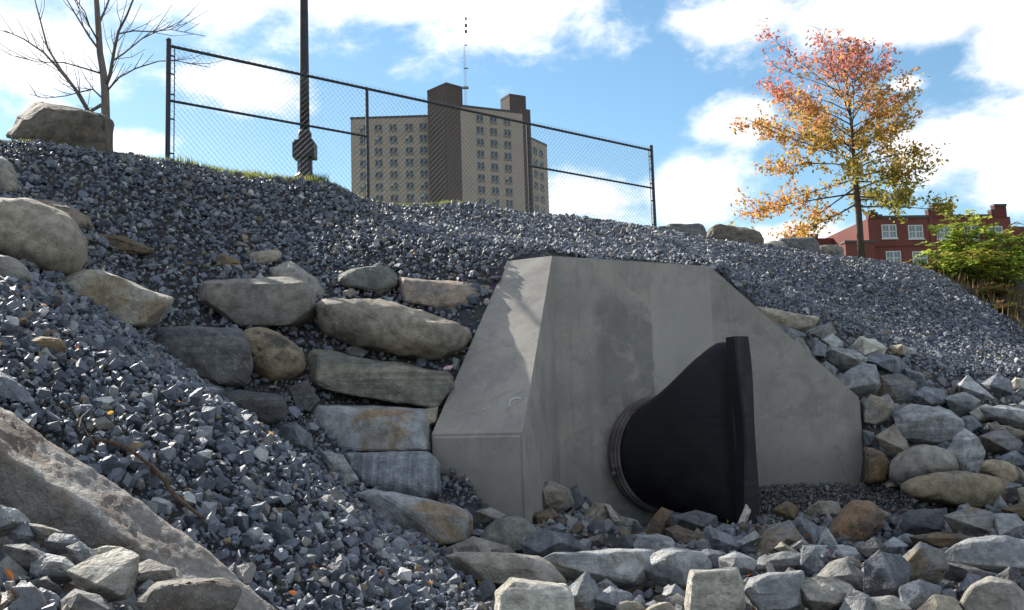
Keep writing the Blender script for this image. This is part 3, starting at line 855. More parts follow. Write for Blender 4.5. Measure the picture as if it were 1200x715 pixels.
# the granite slab and the broken rock in front of it
def slab_xy(pp, dy): return [tuple(P(x, y, 3.70 - 0.00035 * x + dy))[:2] for x, y in pp]
def granite_slab():
    YS = lambda px: 3.70 - 0.00035 * px                            # a long slab lying down the bank, its broad face turned up
    rows = {'back': ([(-90, 415), (0, 462), (80, 512), (180, 585), (270, 650), (350, 722), (372, 770)], 0.55, -0.10),
            'top': ([(-90, 424), (0, 476), (80, 530), (180, 600), (270, 667), (338, 730), (352, 770)], 0.16, 0.0),
            'upper': ([(-90, 452), (0, 500), (88, 562), (180, 630), (258, 690), (315, 742), (325, 770)], -0.02, 0.0),
            'ridge': ([(-90, 480), (0, 530), (90, 588), (172, 652), (240, 705), (285, 745), (300, 775)], -0.20, 0.0),
            'face': ([(-90, 545), (0, 590), (80, 632), (150, 680), (205, 720), (240, 752), (255, 780)], -0.17, 0.0),
            'foot': ([(-90, 620), (0, 655), (70, 690), (130, 725), (180, 760), (210, 785), (230, 800)], -0.10, 0.0),
            'under': ([(-90, 640), (0, 675), (70, 710), (130, 745), (180, 780), (210, 800), (230, 815)], 0.5, -0.1)}
    N = 150
    cols = []
    for name, (pp, dy, dz) in rows.items():
        w3 = [P(x, y, YS(x) + dy) + Vector((0, 0, dz)) for x, y in pp]
        L = [0.0]
        for a_, b_ in zip(w3, w3[1:]): L.append(L[-1] + (b_ - a_).length)
        line = []
        for k in range(N):
            s_ = L[-1] * k / (N - 1); j = 0
            while j < len(L) - 2 and L[j + 1] < s_: j += 1
            f_ = (s_ - L[j]) / (L[j + 1] - L[j]); line.append(w3[j].lerp(w3[j + 1], f_))
        cols.append(line)
    ring = []                                                     # finer rows
    for a_, b_ in zip(cols, cols[1:] + cols[:1]):
        for q in (0.0, 0.125, 0.25, 0.375, 0.5, 0.625, 0.75, 0.875): ring.append([p.lerp(p2, q) for p, p2 in zip(a_, b_)])
    R = len(ring)
    bm = bmesh.new()
    vv = [[bm.verts.new(p) for p in line] for line in ring]
    for i in range(R):
        for k in range(N - 1): bm.faces.new((vv[i][k], vv[(i + 1) % R][k], vv[(i + 1) % R][k + 1], vv[i][k + 1]))
    for k in (0, N - 1):
        bm.faces.new([vv[i][k] for i in range(R)])
    bmesh.ops.triangulate(bm, faces=[f for f in bm.faces if len(f.verts) > 4])
    bmesh.ops.recalc_face_normals(bm, faces=bm.faces)
    for _ in range(2): bmesh.ops.smooth_vert(bm, verts=bm.verts, factor=0.5, use_axis_x=True, use_axis_y=True, use_axis_z=True)
    bm.normal_update()
    for vt in bm.verts:
        q = vt.co * 2.2
        st = fbm(Vector((q.x * 1.2 + q.z * 2.0, q.y, q.z * 5.0)), 4)
        vt.co += vt.normal * (0.030 * fbm(q, 3) + 0.010 * fbm(q * 5, 3) + 0.009 * fbm(q * 16, 3) + 0.007 * st - 0.008 * max(0.0, 0.06 - abs(fbm(q * 1.4 + Vector((4, 2, 7)), 3))) / 0.06)
    base = P(120, 640, 3.6)
    for vt in bm.verts: vt.co -= base
    me = bpy.data.meshes.new('granite_slab'); bm.to_mesh(me); bm.free(); me.shade_smooth(); me.materials.append(M['slab'])
    o = link('granite_slab', me); o.location = base
    return tag(o, 'huge pale granite slab sloping down across the lower left corner', 'slab')
granite_slab()
GF = dict(group='broken rocks in front of the granite slab')
for poly, m, st, lb in [
    ([(-20,600),(0,594),(20,600),(32,612),(22,620),(0,628),(-20,628)], 'slatelight', 'ang', 'flat topped grey rock at the left photo edge against the granite slab'),
    ([(30,614),(50,616),(70,623),(64,633),(40,632)], 'slatetan', 'ang', 'flat tan crusted rock against the granite slab, left of the bluish one'),
    ([(15,624),(31,612),(39,628),(30,640),(18,636)], 'slate', 'ang', 'dark wedge standing on edge in front of the granite slab'),
    ([(54,634),(65,626),(85,628),(93,637),(82,647),(62,647)], 'slate', 'ang', 'bluish grey rock against the granite slab behind the white topped rock'),
    ([(80,642),(95,637),(113,650),(108,662),(90,662)], 'slatetan', 'ang', 'small ridge backed rock left of the white topped rock'),
    ([(86,670),(110,655),(140,646),(158,655),(157,680),(145,698),(120,702),(100,692)], 'cream', 'ang', 'large rock with a bright white flat top in front of the granite slab'),
    ([(40,662),(55,652),(75,655),(90,668),(86,679),(60,684),(40,676)], 'slatelight', 'ang', 'grey domed rock left of the large white topped rock'),
    ([(38,682),(55,677),(73,694),(56,702),(40,694)], 'darkgrey', 'ang', 'dark pointed rock below the grey domed rock'),
    ([(-4,702),(12,692),(28,693),(31,715),(15,728),(-4,724)], 'slate', 'ang', 'blue block in the very bottom left corner'),
    ([(32,704),(48,691),(65,698),(73,710),(55,724),(35,722)], 'slatelight', 'ang', 'striped grey rock on the bottom edge right of the corner block'),
    ([(72,708),(90,693),(115,700),(129,714),(120,730),(75,730)], 'slatetan', 'ang', 'rough tan grey rock on the bottom edge below the white topped rock'),
    ([(108,645),(125,640),(141,642),(132,649),(114,651)], 'cream', 'ang', 'thin bright chip lying on the white topped rock'),
    ([(150,667),(175,658),(200,667),(202,681),(172,688),(152,682)], 'slab', 'ang', 'lumpy grey rock between the white topped rock and the granite slab'),
    ([(160,690),(175,680),(190,690),(183,699),(162,699)], 'slatelight', 'ang', 'small grey stone beside the crumbly boulder'),
    ([(163,704),(185,685),(215,678),(260,680),(278,690),(272,710),(250,735),(180,735)], 'slab', 'block', 'crumbly flat boulder on the bottom edge below the granite slab'),
    ([(8,642),(30,640),(52,650),(62,664),(42,673),(14,670)], 'slatetan', 'ang', 'brownish rock between the dark wedge and the grey domed rock'),
    ([(-8,672),(14,668),(32,678),(30,690),(5,694),(-8,688)], 'slatetan', 'ang', 'tan rock at the left photo edge above the blue corner block')]:
    yb = max(q[1] for q in poly)
    rock(poly, m, st, lb, Y=3.22 - (yb - 610) * 0.0042, **GF)

GC = dict(group='riprap rocks on the channel bed')
for poly, m, st, lb, *Y in [
    ([(562,634),(570,620),(585,608),(605,606),(618,612),(631,624),(629,647),(600,650),(564,645)], 'green', 'cut', 'greenish grey rock at the front corner of the left wing wall'),
    ([(525,652),(545,648),(580,647),(610,649),(630,653),(647,664),(661,681),(650,692),(610,692),(570,685),(545,677)], 'greytan', 'cut', 'broad flat tan grey rock behind the bright cream block'),
    ([(528,643),(555,632),(590,640),(602,650),(570,656),(530,653)], 'greytan', 'ang', 'low grey rock between the greenish rock and the broad flat one'),
    ([(605,632),(640,623),(665,630),(688,648),(655,657),(640,662),(622,650)], 'slate', 'ang', 'tilted smooth blue slab right of the greenish grey rock'),
    ([(645,657),(660,650),(700,648),(745,645),(760,648),(758,668),(750,686),(735,692),(700,689),(668,674)], 'slatelight', 'ang', 'large speckled blue grey rock in the middle of the channel'),
    ([(742,646),(750,630),(770,627),(785,632),(790,645),(770,650)], 'slatelight', 'ang', 'curved slab resting behind the large speckled blue grey rock'),
    ([(760,668),(770,650),(790,645),(820,650),(830,660),(827,674),(806,692),(780,692)], 'slatelight', 'ang', 'flat topped grey rock left of the white topped block'),
    ([(804,705),(811,670),(835,667),(863,667),(869,690),(872,712),(850,728),(806,728)], 'cream', 'cut', 'bright white square block on the bottom edge below the valve'),
    ([(873,694),(880,679),(900,672),(938,671),(942,682),(941,712),(925,720),(890,718),(878,708)], 'slatelight', 'cut', 'square grey block right of the bright white one'),
    ([(583,694),(600,679),(625,681),(660,685),(671,700),(674,730),(640,738),(583,735)], 'cream', 'cut', 'bright cream block on the bottom edge at the end of the gravel'),
    ([(662,697),(687,673),(696,685),(702,702),(690,722),(672,718)], 'slatelight', 'ang', 'triangular shard with a bright edge right of the cream block'),
    ([(698,702),(715,690),(737,697),(732,716),(702,720)], 'slate', 'ang', 'flat blue stone low between the triangular shard and the speckled rock'),
    ([(722,712),(735,704),(752,707),(758,720),(738,728),(722,724)], 'tan', 'round', 'small rounded tan cobble on the bottom edge'),
    ([(752,718),(770,706),(788,708),(794,722),(772,730),(754,728)], 'pale', 'round', 'pale rounded cobble left of the bright white square block'),
    ([(783,622),(795,618),(830,632),(829,641),(800,647),(788,642)], 'brown', 'ang', 'long rusty brown rock below the mouth of the valve', 7.2),
    ([(752,627),(775,597),(787,602),(788,625),(772,632)], 'brown', 'ang', 'dark reddish triangular rock leaning under the valve', 7.9),
    ([(790,606),(815,600),(836,606),(838,622),(812,626),(792,620)], 'darkgrey', 'ang', 'dark rock in the shade straight under the valve sleeve', 7.7),
    ([(828,624),(833,619),(860,632),(882,641),(872,656),(850,664),(830,652)], 'slate', 'ang', 'purplish slate rock just below the lips of the valve', 6.9),
    ([(814,652),(830,645),(850,650),(857,662),(840,670),(816,667)], 'slate', 'ang', 'small slate rock behind the bright white square block'),
    ([(845,655),(862,648),(882,656),(886,670),(868,676),(848,668)], 'slatelight', 'ang', 'bluish rock between the white and grey square blocks'),
    ([(864,660),(900,625),(922,613),(932,626),(940,640),(912,650),(885,664)], 'slatetan', 'ang', 'pyramid shaped grey rock right of the valve lips', 6.9),
    ([(923,622),(938,606),(952,618),(967,642),(946,645),(934,636)], 'slate', 'ang', 'small pointed rock behind the pyramid shaped one', 7.2),
    ([(965,628),(985,600),(1000,588),(1020,590),(1034,601),(1032,616),(1012,637),(990,643),(968,638)], 'orange', 'cut', 'orange brown rounded boulder standing out on the channel bed', 7.4),
    ([(948,597),(960,588),(980,590),(984,601),(966,608),(952,605)], 'pale', 'ang', 'small pale rock left of the top of the orange brown boulder'),
    ([(908,598),(922,588),(934,596),(934,610),(916,612)], 'brown', 'ang', 'brown stone on fine gravel beside the valve lips'),
    ([(948,641),(990,641),(1020,647),(1042,651),(1042,664),(1020,674),(980,664),(955,652)], 'slatelight', 'ang', 'long blue ledge shaped rock below the orange brown boulder', 6.75),
    ([(942,642),(955,643),(962,668),(947,676),(938,662)], 'slate', 'ang', 'dark upright shard left of the long blue ledge'),
    ([(893,654),(920,648),(940,650),(944,664),(915,672),(890,668)], 'slatetan', 'ang', 'flat brown and grey rock behind the square grey block'),
    ([(960,678),(975,660),(990,657),(1006,669),(1022,682),(1012,693),(970,693)], 'slatetan', 'ang', 'domed brownish rock in front of the long blue ledge'),
    ([(940,684),(960,678),(977,679),(992,686),(1002,697),(986,716),(960,720),(944,704)], 'cream', 'ang', 'broken rock with bright cream facets on the bottom edge'),
    ([(998,692),(1016,700),(1034,714),(1010,730),(984,722)], 'slatelight', 'ang', 'grey rock on the bottom edge right of the cream faceted one'),
    ([(1006,642),(1024,631),(1037,640),(1032,653),(1014,654)], 'darkgrey', 'ang', 'small dark rock at the lower right of the orange brown boulder'),
    ([(1058,616),(1066,600),(1090,602),(1105,598),(1108,624),(1080,630),(1062,626)], 'darkgrey', 'ang', 'dark wedge shaped rock at the edge of the fine gravel'),
    ([(1103,605),(1124,618),(1124,630),(1104,630)], 'slatelight', 'ang', 'light triangular stone right of the dark wedge shaped rock'),
    ([(1110,606),(1140,598),(1166,604),(1173,628),(1140,634),(1122,624)], 'slatetan', 'ang', 'tan topped rock with a brown side below the long two tone boulder'),
    ([(1168,604),(1190,604),(1200,616),(1182,632),(1168,632)], 'slatelight', 'ang', 'smooth light grey rock right of the tan topped rock'),
    ([(1070,630),(1100,625),(1138,630),(1112,648),(1080,643)], 'brown', 'ang', 'flat dark brown rock under the dark wedge shaped rock'),
    ([(1108,655),(1125,640),(1145,632),(1180,632),(1222,640),(1222,672),(1175,672),(1130,666)], 'slatelight', 'ang', 'big smooth blue green rock at the right photo edge'),
    ([(1038,674),(1060,655),(1078,640),(1102,650),(1107,667),(1096,685),(1075,686),(1055,694)], 'slatetan', 'ang', 'layered grey brown rock left of the big smooth blue green rock'),
    ([(1016,660),(1035,652),(1052,653),(1066,666),(1056,700),(1035,708),(1016,692)], 'slate', 'ang', 'slate rock standing right of the domed brownish rock'),
    ([(1058,690),(1078,682),(1100,690),(1098,713),(1078,722),(1058,716)], 'slate', 'ang', 'dark slate rock low in front of the layered grey brown rock'),
    ([(1126,706),(1140,686),(1160,677),(1186,682),(1203,700),(1206,732),(1130,735)], 'greytan', 'cut', 'rounded tan grey boulder in the bottom right corner'),
    ([(1078,716),(1095,700),(1116,703),(1133,722),(1110,734),(1080,732)], 'tan', 'ang', 'low tan rock on the bottom edge left of the corner boulder'),
    ([(1122,694),(1134,674),(1148,678),(1138,702),(1126,704)], 'slate', 'ang', 'dark upright shard against the bottom right corner boulder'),
    ([(1018,702),(1045,700),(1064,714),(1042,730),(1018,726)], 'cream', 'ang', 'bright chipped rock on the bottom edge below the slate rock'),
    ([(1103,660),(1130,663),(1165,673),(1152,684),(1110,678)], 'darkgrey', 'ang', 'thin dark slab under the big smooth blue green rock'),
    ([(630,572),(645,566),(665,575),(670,590),(655,600),(634,597)], 'grey', 'ang', 'speckled granite block standing inside the left wing wall', 8.5),
    ([(664,577),(676,570),(684,588),(670,600)], 'slate', 'ang', 'bright blue stone beside the speckled granite block', 8.7),
    ([(623,604),(645,597),(654,605),(646,617),(628,616)], 'brown', 'ang', 'brownish stone in front of the speckled granite block', 8.0),
    ([(681,612),(698,592),(711,594),(724,606),(716,621),(695,623)], 'pale', 'ang', 'tan pointed rock left of the valve sleeve', 8.0),
    ([(709,592),(716,594),(728,612),(720,619)], 'cream', 'ang', 'white sliver leaning against the tan pointed rock', 7.9),
    ([(638,620),(655,614),(664,620),(652,627),(638,626)], 'slate', 'ang', 'small smooth bluish stone above the tilted blue slab'),
    ([(726,606),(745,610),(750,619),(736,625),(726,617)], 'slatelight', 'ang', 'small pale grey block beside the dark triangular rock'),
    ([(862,620),(874,593),(879,600),(872,620)], 'cream', 'ang', 'white sliver of stone at the bottom of the valve lips', 8.0),
    ([(560,600),(575,596),(590,603),(588,612),(566,612)], 'grey', 'ang', 'small grey stone against the end of the left wing wall', 7.35)]:
    rock(poly, m, st, lb, Y=(Y[0] if Y else None), sink=1.0, **GC)

GR = dict(group='riprap rocks on the right bank')
for poly, m, st, lb, *Y in [
    ([(1012,472),(1020,463),(1037,467),(1044,478),(1041,491),(1026,500),(1013,495)], 'grey', 'cut', 'cube like grey rock just behind the end of the right wing wall'),
    ([(1054,486),(1070,477),(1095,480),(1110,483),(1125,495),(1123,509),(1106,522),(1085,520),(1058,510)], 'slatelight', 'ang', 'largest broken rock on the right bank with a bright top'),
    ([(1029,513),(1048,501),(1061,518),(1067,531),(1050,538),(1038,532)], 'tan', 'ang', 'tan wedge between the cube like grey rock and the rounded boulder'),
    ([(1041,562),(1045,540),(1060,525),(1080,520),(1105,525),(1121,538),(1125,554),(1095,560),(1065,570),(1052,571)], 'greytan', 'round', 'smooth rounded grey boulder behind the long two tone boulder'),
    ([(1058,572),(1066,562),(1080,558),(1105,554),(1150,556),(1180,565),(1189,578),(1181,593),(1160,600),(1140,599),(1110,592),(1075,588)], 'tanpatch', 'round', 'long two tone boulder lying at the foot of the right bank'),
    ([(1111,531),(1120,515),(1130,505),(1143,515),(1152,530),(1147,554),(1125,558),(1114,547)], 'slatelight', 'ang', 'pale blue upright wedge right of the rounded grey boulder'),
    ([(1149,551),(1156,540),(1175,540),(1196,548),(1200,562),(1191,574),(1170,565)], 'tanpatch', 'round', 'orange tan cobble behind the right end of the long two tone boulder'),
    ([(1194,574),(1212,570),(1220,592),(1196,594)], 'tan', 'ang', 'yellowish rock at the right edge below the orange tan cobble'),
    ([(1176,597),(1200,590),(1220,600),(1204,613),(1182,605)], 'brown', 'ang', 'rusty brown slab at the right edge below the yellowish rock'),
    ([(1013,524),(1035,530),(1044,545),(1037,564),(1014,568)], 'brown', 'block', 'dark brown boulder in shade against the end of the right wing wall'),
    ([(1012,505),(1023,508),(1027,520),(1014,524)], 'slate', 'ang', 'small blue stone above the dark brown boulder'),
    ([(882,358),(900,360),(935,367),(958,372),(951,383),(935,388),(905,381),(890,370)], 'tan', 'cut', 'flat tan slab topmost beside the slope of the right wing wall'),
    ([(903,379),(930,386),(942,392),(926,398),(910,390)], 'slate', 'ang', 'dark slate under the flat tan slab'),
    ([(942,392),(955,384),(972,380),(978,390),(966,399),(945,398)], 'grey', 'ang', 'grey rock right below the tip of the flat tan slab'),
    ([(946,402),(955,397),(967,405),(966,418),(950,417)], 'slate', 'ang', 'blue grey cube third down from the flat tan slab'),
    ([(960,397),(975,392),(987,402),(981,412),(967,408)], 'slatelight', 'ang', 'light stone right of the blue grey cube'),
    ([(965,417),(975,408),(1000,412),(1012,420),(1009,432),(990,433),(970,426)], 'slatelight', 'ang', 'oblong blue grey rock lying along the slope beside the wing wall'),
    ([(986,457),(990,440),(1010,428),(1024,430),(1029,450),(1023,462),(1000,466)], 'slatelight', 'ang', 'big angular rock with a white streak beside the right wing wall'),
    ([(999,407),(1010,396),(1025,400),(1037,408),(1031,418),(1012,418)], 'cream', 'ang', 'sunlit cream rock at the gravel edge above the white streaked rock'),
    ([(1011,422),(1030,415),(1050,420),(1067,435),(1052,443),(1030,434)], 'slate', 'ang', 'flat slate plate below the sunlit cream rock'),
    ([(1024,428),(1042,424),(1047,436),(1030,441)], 'grey', 'ang', 'little grey stone between the white streaked rock and slate plate'),
    ([(1034,443),(1055,440),(1071,450),(1070,466),(1050,473),(1030,465)], 'slatetan', 'ang', 'brown grey rock right of the white streaked rock'),
    ([(1060,432),(1080,439),(1087,452),(1076,458),(1062,448)], 'slate', 'ang', 'dark leaning plate above the brown grey rock'),
    ([(1070,463),(1085,455),(1103,458),(1110,472),(1092,479),(1075,475)], 'slate', 'ang', 'slate rock right of the brown grey one above the largest broken rock'),
    ([(1124,452),(1135,442),(1150,455),(1163,466),(1146,469),(1128,461)], 'slatelight', 'ang', 'slate with a bright left facet at the foot of the gravel slope'),
    ([(1153,450),(1170,439),(1183,448),(1186,461),(1166,465)], 'slate', 'ang', 'bluish triangular rock at the foot of the gravel slope'),
    ([(1108,468),(1130,461),(1147,470),(1144,484),(1120,488)], 'slatelight', 'ang', 'grey rock above right of the largest broken rock'),
    ([(1138,483),(1155,475),(1171,481),(1166,492),(1145,494)], 'cream', 'ang', 'bright chipped stone beside the long flat rock at the right edge'),
    ([(1153,479),(1180,477),(1222,488),(1222,503),(1185,498),(1160,489)], 'slatelight', 'ang', 'long flat rock running out at the right photo edge'),
    ([(1188,479),(1200,471),(1222,474),(1222,486),(1196,489)], 'slatelight', 'ang', 'light rock lying on the long flat rock at the right edge'),
    ([(1152,512),(1175,504),(1196,520),(1187,533),(1160,529)], 'slatetan', 'ang', 'grey rock right of the pale blue upright wedge'),
    ([(1168,538),(1190,529),(1206,545),(1188,550)], 'slate', 'ang', 'rounded dark stone at the right edge behind the orange tan cobble'),
    ([(1122,492),(1140,487),(1150,500),(1137,508)], 'slate', 'ang', 'small blue stone above the pale blue upright wedge'),
    ([(952,432),(968,425),(980,434),(974,446),(958,442)], 'slate', 'ang', 'blue stone tight against the sloping top of the right wing wall'),
    ([(972,446),(985,439),(992,449),(986,460),(976,456)], 'slate', 'ang', 'small dark stone left of the white streaked rock'),
    ([(925,396),(940,398),(950,416),(940,424),(928,410)], 'grey', 'ang', 'grey stone squeezed between the blue grey cube and the wing wall'),
    ([(1085,480),(1100,476),(1112,482),(1098,487)], 'cream', 'ang', 'tiny white chip on top of the largest broken rock'),
    ([(1160,498),(1182,500),(1204,508),(1190,516),(1165,508)], 'tan', 'ang', 'thin tan slab under the long flat rock'),
    ([(1092,524),(1108,518),(1120,526),(1112,536),(1098,532)], 'slate', 'ang', 'dark chip lying behind the rounded grey boulder')]:
    rock(poly, m, st, lb, Y=(Y[0] if Y else None), sink=0.92, **GR)

# smaller broken pieces jammed between the riprap, each named by the rock it touches
rdf = random.Random(77)
CUT = [' in ', ' on ', ' below ', ' behind ', ' right ', ' left ', ' at ', ' under ', ' beside ', ' with ', ' above ', ' between ', ' against ', ' standing', ' lying', ' resting', ' leaning', ' just ', ' low ', ' running', ' jammed', ', ']
used_lab = set()
SHAPES = [('wedge shaped', [(-1, .6), (-.5, -.5), (.3, -.9), (1, .2), (.6, .8)]), ('flat', [(-1, .3), (-.7, -.4), (.2, -.6), (1, -.2), (.8, .5), (-.2, .6)]),
          ('pointed', [(-.8, .8), (-.5, -.1), (.1, -1.1), (.6, -.2), (.8, .7)]), ('blocky', [(-.9, .7), (-.8, -.6), (.3, -.8), (.9, -.4), (.8, .7)]),
          ('slanting', [(-1, -.2), (-.5, -.8), (1, .3), (.8, .8), (-.2, .6)]), ('tilted square', [(-.9, .1), (0, -.9), (.9, -.1), (.1, .9)])]
TONES = [('pale grey', 'slatelight'), ('blue grey', 'slate'), ('dark', 'darkgrey'), ('tan grey', 'slatetan'), ('light', 'pale')]
def filler(n, group, x0, x1, y0, y1, ok):
    named = [r for r in ROCK_SPOTS if r[3] == group]
    made, tries = 0, 0
    while made < n and tries < 4000:
        tries += 1
        x, y = rdf.uniform(x0, x1), rdf.uniform(y0, y1)
        if not ok(x, y): continue
        near = min(named, key=lambda r: (r[0] - x) ** 2 + (r[1] - y) ** 2)
        if not 12 < math.hypot(near[0] - x, near[1] - y) < 46: continue
        head = near[2]
        cut_at = min([head.find(c_) for c_ in CUT if head.find(c_) > 0] + [len(head)])
        head = head[:cut_at]
        if len(head.split()) > 7 or len(head.split()) < 3 or sum(r[2].startswith(head) for r in named) > 1: continue
        dx, dy = x - near[0], y - near[1]
        side = ('at the right of' if dx > 0 else 'at the left of') if abs(dx) > abs(dy) * 1.2 else ('just below' if dy > 0 else 'just above')
        shp, pts = rdf.choice(SHAPES); tone, mat = rdf.choice(TONES)
        if (side, head) in used_lab: continue
        used_lab.add((side, head))
        sc_ = rdf.uniform(9, 17) * (1.0 if y > 560 else 0.8)
        fl = rdf.choice((-1, 1))
        poly = [(x + fl * px_ * sc_ * rdf.uniform(.85, 1.15), y + py_ * sc_ * .8 * rdf.uniform(.85, 1.15)) for px_, py_ in pts]
        rock(poly, mat, 'ang', 'small %s %s stone %s the %s' % (tone, shp, side, head), group, sink=0.9)
        made += 1
filler(46, 'riprap rocks on the channel bed', 545, 1195, 600, 705, lambda x, y: not (700 < x < 880 and y < 618) and not (880 < x < 1050 and y < 606))
filler(26, 'riprap rocks on the right bank', 930, 1198, 400, 600, lambda x, y: x > 1022 - (470 - y) * 0.95 if y < 470 else x > 1022)

def crest_Y(px):
    k = (px - PCX) / FPX
    t = (k * FA[1] - FA[0]) / (FB[0] - k * FB[1])
    return FA[1] + FB[1] * t
GK = dict(group='boulders along the top of the bank', name='boulder', cat='boulder', thick=0.9)  # the dark boulder tones below have backlit shade put into their colour
rock([(10,160),(25,140),(40,125),(52,122),(75,127),(95,133),(120,136),(128,145),(130,182),(115,188),(90,182),(50,172),(25,165)], 'tandark', 'block', 'large brown boulder on the skyline at the foot of the bare tree', Y=crest_Y(75) + 0.35, **GK)
rock([(778,274),(783,263),(800,261),(820,262),(827,270),(824,284),(790,284)], 'darkgrey', 'block', 'grey boulder with brown underside just right of the last fence post', Y=crest_Y(800) + 0.3, **GK)
rock([(768,268),(778,264),(784,270),(782,282),(768,282)], 'green', 'round', 'small olive stone right behind the foot of the last fence post', Y=crest_Y(776) + 0.5, **GK)
rock([(825,284),(832,268),(842,263),(860,265),(885,270),(892,277),(893,292),(860,294),(835,292)], 'tandark', 'block', 'large tan boulder on the skyline second from the fence end', Y=crest_Y(858) + 0.3, **GK)
rock([(893,286),(905,282),(920,284),(922,296),(896,298)], 'pale', 'block', 'low pale slab between the tan and grey skyline boulders', Y=crest_Y(906) + 0.5, **GK)
rock([(905,294),(915,280),(930,278),(952,278),(958,285),(958,300),(930,302)], 'darkgrey', 'cut', 'square grey boulder on the skyline left of the autumn tree', Y=crest_Y(932) + 0.3, **GK)
rock([(957,289),(975,287),(987,290),(988,303),(958,303)], 'greytan', 'block', 'flat grey stone on the skyline nearest the autumn tree trunk', Y=crest_Y(972) + 0.3, **GK)

SLABFOOT = slab_xy([(-90, 424), (0, 476), (80, 530), (180, 600), (270, 667), (338, 730), (352, 770)], 0.14) + slab_xy([(230, 800), (180, 760), (70, 690), (0, 655), (-90, 620)], -0.12)
# ------------------------------------------------------------------ crushed stone
def stone_base(seed, npts=9, flat=(1.0, 0.82, 0.62)):
    """a chunk of crushed rock: a box with its corners knocked about and some cut off"""
    rd = random.Random(seed)
    bm = bmesh.new()
    sk = rd.uniform(-0.35, 0.35); sk2 = rd.uniform(-0.3, 0.3)
    for sx in (-1, 1):
        for sy in (-1, 1):
            for sz in (-1, 1):
                if npts < 8 and rd.random() < 0.14: continue
                p = Vector((sx * rd.uniform(.45, 1.0), sy * rd.uniform(.45, 1.0), sz * rd.uniform(.5, 1.0)))
                p.x += sk * p.z; p.y += sk2 * p.x
                bm.verts.new((p.x * flat[0] * .85, p.y * flat[1] * .85, p.z * flat[2] * .85))
    for _ in range(max(0, npts - 8)):
        a = Vector((rd.gauss(0, 1), rd.gauss(0, 1), rd.gauss(0, 1))).normalized() * rd.uniform(0.9, 1.1)
        bm.verts.new((a.x * flat[0], a.y * flat[1], a.z * flat[2]))
    r_ = bmesh.ops.convex_hull(bm, input=bm.verts)
    bmesh.ops.delete(bm, geom=[g for g in set(r_['geom_interior'] + r_['geom_unused']) if isinstance(g, bmesh.types.BMVert)], context='VERTS')
    bmesh.ops.triangulate(bm, faces=bm.faces)
    bm.verts.index_update()
    V = np.array([v.co[:] for v in bm.verts]); F = np.array([[v.index for v in f.verts] for f in bm.faces])
    bm.free()
    return V, F
STONES = [stone_base(100 + i, random.choice((10, 11, 12)), random.choice(((1, .8, .65), (1, .75, .55), (1, .9, .78), (1.15, .75, .5)))) for i in range(16)]
def shard_base(seed, npts, flat):
    rd = random.Random(seed)
    bm = bmesh.new()
    for _ in range(npts):
        a = Vector((rd.gauss(0, 1), rd.gauss(0, 1), rd.gauss(0, 1))).normalized() * rd.uniform(0.85, 1.1)
        bm.verts.new((a.x * flat[0], a.y * flat[1], a.z * flat[2]))
    r_ = bmesh.ops.convex_hull(bm, input=bm.verts)
    bmesh.ops.delete(bm, geom=[g for g in set(r_['geom_interior'] + r_['geom_unused']) if isinstance(g, bmesh.types.BMVert)], context='VERTS')
    bmesh.ops.triangulate(bm, faces=bm.faces)
    bm.verts.index_update()
    V = np.array([v.co[:] for v in bm.verts]); F = np.array([[v.index for v in f.verts] for f in bm.faces])
    bm.free()
    return V, F
STONES += [shard_base(500 + i, random.choice((12, 14, 16)), random.choice(((1, .85, .55), (1.2, .75, .36), (1.1, .9, .5), (1, .95, .7)))) for i in range(36)]
STONES_LO = [stone_base(300 + i, 7) for i in range(16)]

def rand_rot(n):
    q = rng.normal(size=(n, 4)); q /= np.linalg.norm(q, axis=1)[:, None]
    w, x, y, z = q.T
    return np.stack([1 - 2 * (y * y + z * z), 2 * (x * y - z * w), 2 * (x * z + y * w),
                     2 * (x * y + z * w), 1 - 2 * (x * x + z * z), 2 * (y * z - x * w),
                     2 * (x * z - y * w), 2 * (y * z + x * w), 1 - 2 * (x * x + y * y)], -1).reshape(n, 3, 3)
PALETTE = np.array([(0.118, 0.132, 0.162), (0.158, 0.172, 0.200), (0.085, 0.095, 0.118), (0.215, 0.225, 0.245), (0.30, 0.305, 0.31), (0.19, 0.175, 0.155), (0.25, 0.19, 0.12), (0.45, 0.44, 0.42)]) * 1.06
PAL_W = np.array([0.27, 0.24, 0.20, 0.12, 0.06, 0.07, 0.02, 0.02])
def stones_mesh(pos, size, bases, pal=PALETTE, pw=PAL_W):
    n = len(pos); kind = rng.integers(0, len(bases), n)
    Vs, Fs, Ts = [], [], []; off = 0
    cols = pal[rng.choice(len(pal), n, p=pw / pw.sum())] * rng.uniform(0.75, 1.25, (n, 1))
    for k, (BV, BF) in enumerate(bases):
        ii = np.nonzero(kind == k)[0]
        if len(ii) == 0: continue
        R = rand_rot(len(ii))
        V = np.einsum('nij,vj->nvi', R, BV) * (size[ii, None, None] * 0.5) + pos[ii, None, :]
        F = BF[None] + (np.arange(len(ii)) * len(BV))[:, None, None] + off
        T = np.repeat(cols[ii], len(BV), axis=0)
        Vs.append(V.reshape(-1, 3)); Fs.append(F.reshape(-1, 3)); Ts.append(T); off += len(ii) * len(BV)
    T = np.concatenate(Ts); T = np.concatenate([T, np.ones((len(T), 1))], 1)
    return np.concatenate(Vs), np.concatenate(Fs), T

